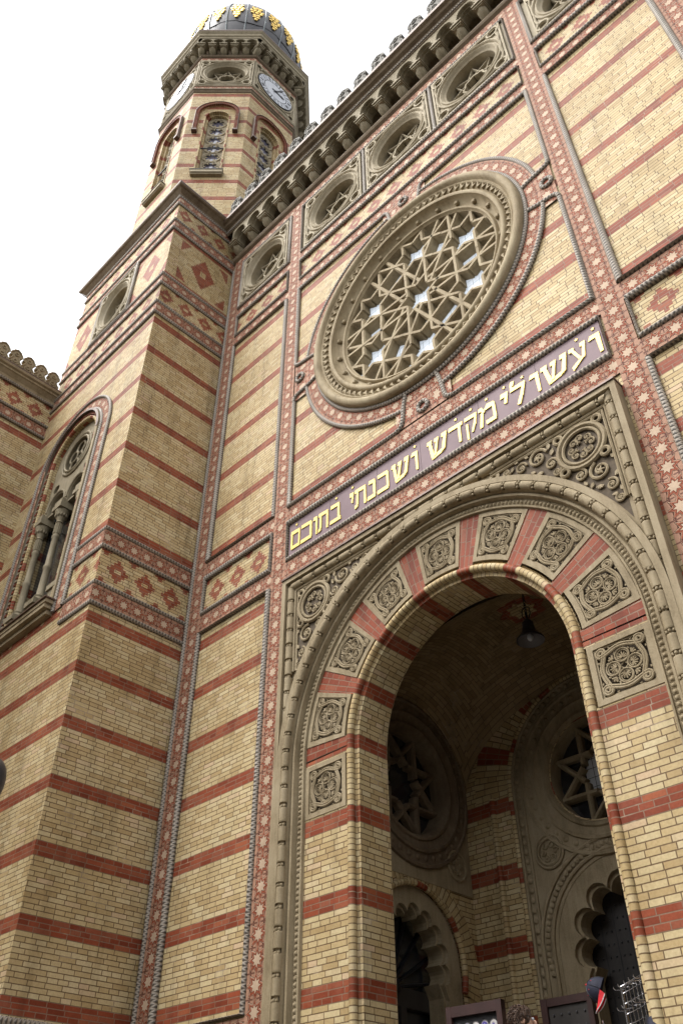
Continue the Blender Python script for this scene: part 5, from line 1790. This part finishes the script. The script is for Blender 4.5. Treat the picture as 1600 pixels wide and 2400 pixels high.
# clothes on hangers below
def garment(name, label, cat, x, y, rz, m1, m2, ztop):
    t = fromcol(name, label, cat, (x, y, ztop), rz)
    mt = T(x, y, ztop) @ Matrix.Rotation(rz, 4, 'Z')
    c = G()
    rows = []
    for z, w, d in ((0, .05, .05), (-.03, .12, .06), (-.07, .20, .07), (-.14, .225, .085), (-.3, .21, .09), (-.55, .215, .095), (-.75, .225, .10)):
        rows.append([(w * math.cos(2 * PI * j / 24), d * math.sin(2 * PI * j / 24) * (1 + .18 * math.sin(5 * 2 * PI * j / 24 + z * 3)), z) for j in range(24)])
    c.grid(rows, m1, closed_v=True)
    obj('body', c, t, mt)
    c = G()
    for sx in (-1, 1):
        c.tube([(sx * .16, 0, -.07), (sx * .235, 0, -.14), (sx * .265, -.01, -.34), (sx * .27, -.03, -.56)], [.05, .06, .055, .045], m2, 10)
    obj('sleeves', c, t, mt)
    c = G(); c.tube([(-.19, 0, -.04), (0, 0, .05), (0, 0, .10), (.025, 0, .13), (.0, 0, .155)], .006, M['chrome'], 6); c.tube([(.19, 0, -.04), (0, 0, .05)], .006, M['chrome'], 6)
    obj('hanger', c, t, mt)
    return t
garment('jersey', 'navy and white jersey on a hanger below the red brimmed cap', 'shirt', -4.74, .26, R(-55), M['navy'], M['cloth_w'], 1.40)
garment('dark_shirt', 'plain black shirt on a hanger at the far end of the rack', 'shirt', -4.20, .18, R(-60), M['black'], M['navy'], 1.52)

# ------------------------------------------------------------------ passer-by with curly brown hair on the top step
PX, PY = -4.96, -.72
PZ = ZF
pz_top = 1.60
per = fromcol('person', 'person with curly brown hair in a dark coat standing on the portal steps', 'person', (PX, PY, PZ))
HG = pz_top - PZ - .03
def skin_body():
    k = HG / 1.70
    V = {}
    names = []; edges = []
    def a(n, co, r_, par=None):
        V[n] = len(names); names.append((co, r_))
        if par is not None: edges.append((V[par], V[n]))
    a('pel', (0, 0, .93), (.155, .115))
    a('waist', (0, .0, 1.06), (.135, .10), 'pel'); a('chest', (0, .0, 1.26), (.165, .115), 'waist'); a('sho', (0, .01, 1.40), (.12, .085), 'chest')
    a('neck', (0, 0, 1.475), (.05, .052), 'sho'); a('chin', (0, -.015, 1.535), (.062, .072), 'neck'); a('head', (0, -.005, 1.60), (.074, .090), 'chin'); a('crown', (0, .005, 1.655), (.058, .070), 'head')
    for s_, n in ((-1, 'l'), (1, 'r')):
        a(n + 'sh', (s_ * .165, .01, 1.385), (.062, .06), 'sho'); a(n + 'el', (s_ * .215, .03, 1.10), (.045, .045), n + 'sh'); a(n + 'wr', (s_ * .20, -.07, .88), (.030, .026), n + 'el'); a(n + 'pm', (s_ * .195, -.095, .81), (.036, .018), n + 'wr')
        for f in range(4):
            bx = s_ * (.175 + .014 * f)
            ln = (.055, .068, .064, .05)[f]
            a('%sf%d' % (n, f), (bx, -.105, .775), (.009, .009), n + 'pm'); a('%sg%d' % (n, f), (bx, -.118, .775 - ln * .55), (.008, .008), '%sf%d' % (n, f)); a('%sh%d' % (n, f), (bx, -.110, .775 - ln), (.007, .007), '%sg%d' % (n, f))
        a(n + 't0', (s_ * .165, -.115, .82), (.011, .011), n + 'pm'); a(n + 't1', (s_ * .155, -.135, .785), (.009, .009), n + 't0')
        a(n + 'hip', (s_ * .09, 0, .87), (.095, .10), 'pel'); a(n + 'kn', (s_ * .10, -.012, .50), (.058, .062), n + 'hip'); a(n + 'an', (s_ * .105, .02, .09), (.038, .042), n + 'kn'); a(n + 'to', (s_ * .115, -.12, .035), (.040, .026), n + 'an')
    me = bpy.data.meshes.new('body')
    me.from_pydata([(x * k, y * k, z * k) for (x, y, z), _ in names], edges, [])
    o = bpy.data.objects.new('body', me)
    link(o, per, T(PX, PY, PZ) @ Matrix.Rotation(R(122), 4, 'Z'))
    sk = o.modifiers.new('Skin', 'SKIN')
    sd = o.modifiers.new('Sub', 'SUBSURF'); sd.levels = 2; sd.render_levels = 2
    sv = me.skin_vertices[0].data if me.skin_vertices else None
    if sv is None:
        import bmesh
        bm = bmesh.new(); bm.from_mesh(me); bm.verts.layers.skin.verify(); bm.to_mesh(me); bm.free()
        sv = me.skin_vertices[0].data
    for i, (_, r_) in enumerate(names):
        sv[i].radius = (r_[0] * k, r_[1] * k)
        sv[i].use_root = (i == 0)
    me.materials.append(M['skin'])
    return o, k
body, kk = skin_body()
BMX = T(PX, PY, PZ) @ Matrix.Rotation(R(122), 4, 'Z') @ Matrix.Scale(kk, 4)
def shell(rows, m, name, par=per):
    c = G(); c.grid(rows, m, closed_v=True); return obj(name, c, par, BMX)
def ell(z, w, d, y=0.0, n=22): return [(w * math.cos(2 * PI * j / n), y + d * math.sin(2 * PI * j / n), z) for j in range(n)]
shell([ell(.62, .215, .165), ell(.75, .205, .155), ell(.93, .19, .14), ell(1.08, .165, .125), ell(1.26, .195, .138), ell(1.36, .20, .125), ell(1.42, .14, .10), ell(1.455, .075, .07), ell(1.50, .068, .068)], M['coat'], 'coat')
for s_ in (-1, 1):
    c = G(); c.tube([(s_ * .15, .01, 1.40), (s_ * .185, .012, 1.36), (s_ * .225, .03, 1.10), (s_ * .208, -.055, .91)], [.075, .082, .066, .052], M['coat'], 14); obj('sleeve', c, per, BMX)
    c = G(); c.tube([(s_ * .09, 0, .90), (s_ * .10, -.01, .50), (s_ * .105, .02, .10)], [.115, .082, .068], M['trouser'], 14); obj('trouser_leg', c, per, BMX)
    c = G(); c.ball((s_ * .115, -.05, .045), .05, M['black'], 12, 8, (.95, 2.4, .85)); obj('shoe', c, per, BMX)
    c = G(); c.ball((s_ * .088, .0, 1.585), .022, M['skin'], 8, 6, (.5, 1, 1.4)); obj('ear', c, body, BMX)
    c = G(); c.ball((s_ * .032, -.088, 1.60), .013, M['white'], 8, 6); c.ball((s_ * .032, -.098, 1.60), .006, M['black'], 6, 4); obj('eye', c, body, BMX)
c = G(); c.ball((0, -.100, 1.572), .016, M['skin'], 8, 6, (.8, 1.2, 1.6)); obj('nose', c, body, BMX)
c = G(); c.ball((0, -.090, 1.538), .022, M['capred'], 8, 5, (1.1, .5, .3)); obj('mouth', c, body, BMX)
c = G()
rh = random.Random(11)
c.ball((0, .022, 1.615), .096, M['hair'], 18, 12, (1.0, 1.05, 1.0))
for i in range(260):
    u_, v_ = rh.random() * 2 * PI, rh.uniform(-.55, 1)
    sr_ = math.sqrt(1 - v_ * v_)
    x, y, z = .100 * sr_ * math.cos(u_), .022 + .104 * sr_ * math.sin(u_), 1.615 + .100 * v_
    if y < -.055 and z < 1.655: continue
    if z < 1.60 and y < .0: continue
    rr_ = rh.uniform(.010, .019)
    ax = rh.random() * PI
    c.tube([(x + rr_ * math.cos(t * PI / 3) * math.cos(ax), y + rr_ * math.cos(t * PI / 3) * math.sin(ax), z + rr_ * math.sin(t * PI / 3) - .004 * t) for t in range(7)], .005, M['hair'], 4)
obj('hair', c, per, BMX)

# ------------------------------------------------------------------ light, sky, camera
w = bpy.data.worlds.new('World'); sc.world = w; w.use_nodes = True
nt = w.node_tree
bg = nt.nodes['Background']
sky = nt.nodes.new('ShaderNodeTexSky'); sky.sky_type = 'NISHITA'; sky.sun_disc = False
SEL, SAZ = R(55), R(206)
sky.sun_elevation = SEL; sky.sun_rotation = SAZ
sky.air_density = 1.0; sky.dust_density = 2.5; sky.ozone_density = 1.0
hs = nt.nodes.new('ShaderNodeHueSaturation'); hs.inputs['Saturation'].default_value = .12
nt.links.new(sky.outputs[0], hs.inputs['Color'])
nt.links.new(hs.outputs[0], bg.inputs['Color'])
bg.inputs['Strength'].default_value = .15
sd = bpy.data.lights.new('sun', 'SUN'); sd.energy = .75; sd.angle = R(30); sd.color = (1, .97, .92)
so = bpy.data.objects.new('sun', sd); COL.objects.link(so)
dirv = Vector((math.sin(SAZ) * math.cos(SEL), math.cos(SAZ) * math.cos(SEL), math.sin(SEL)))
so.rotation_euler = dirv.to_track_quat('Z', 'Y').to_euler()
so.location = (-10, -20, 40)

cam = bpy.data.cameras.new('camera'); co = bpy.data.objects.new('camera', cam); COL.objects.link(co)
cam.sensor_fit = 'HORIZONTAL'; cam.sensor_width = 36.0; cam.lens = 36.0 * 2002.4 / 1600
cam.clip_start = .05; cam.clip_end = 1000
ya, pi_, ro = .7782, .7059, -.0054
fw = Vector((-math.sin(ya) * math.cos(pi_), math.cos(ya) * math.cos(pi_), math.sin(pi_)))
rt = Vector((math.cos(ya), math.sin(ya), 0)); up = rt.cross(fw)
r2 = rt * math.cos(ro) + up * math.sin(ro); u2 = up * math.cos(ro) - rt * math.sin(ro)
mw = Matrix((r2, u2, -fw)).transposed().to_4x4(); mw.translation = (0, -8, 0)
co.matrix_world = mw
sc.camera = co
sc.view_settings.view_transform = 'Standard'; sc.view_settings.look = 'None'
sc.view_settings.exposure = 1.68; sc.view_settings.gamma = 1.0
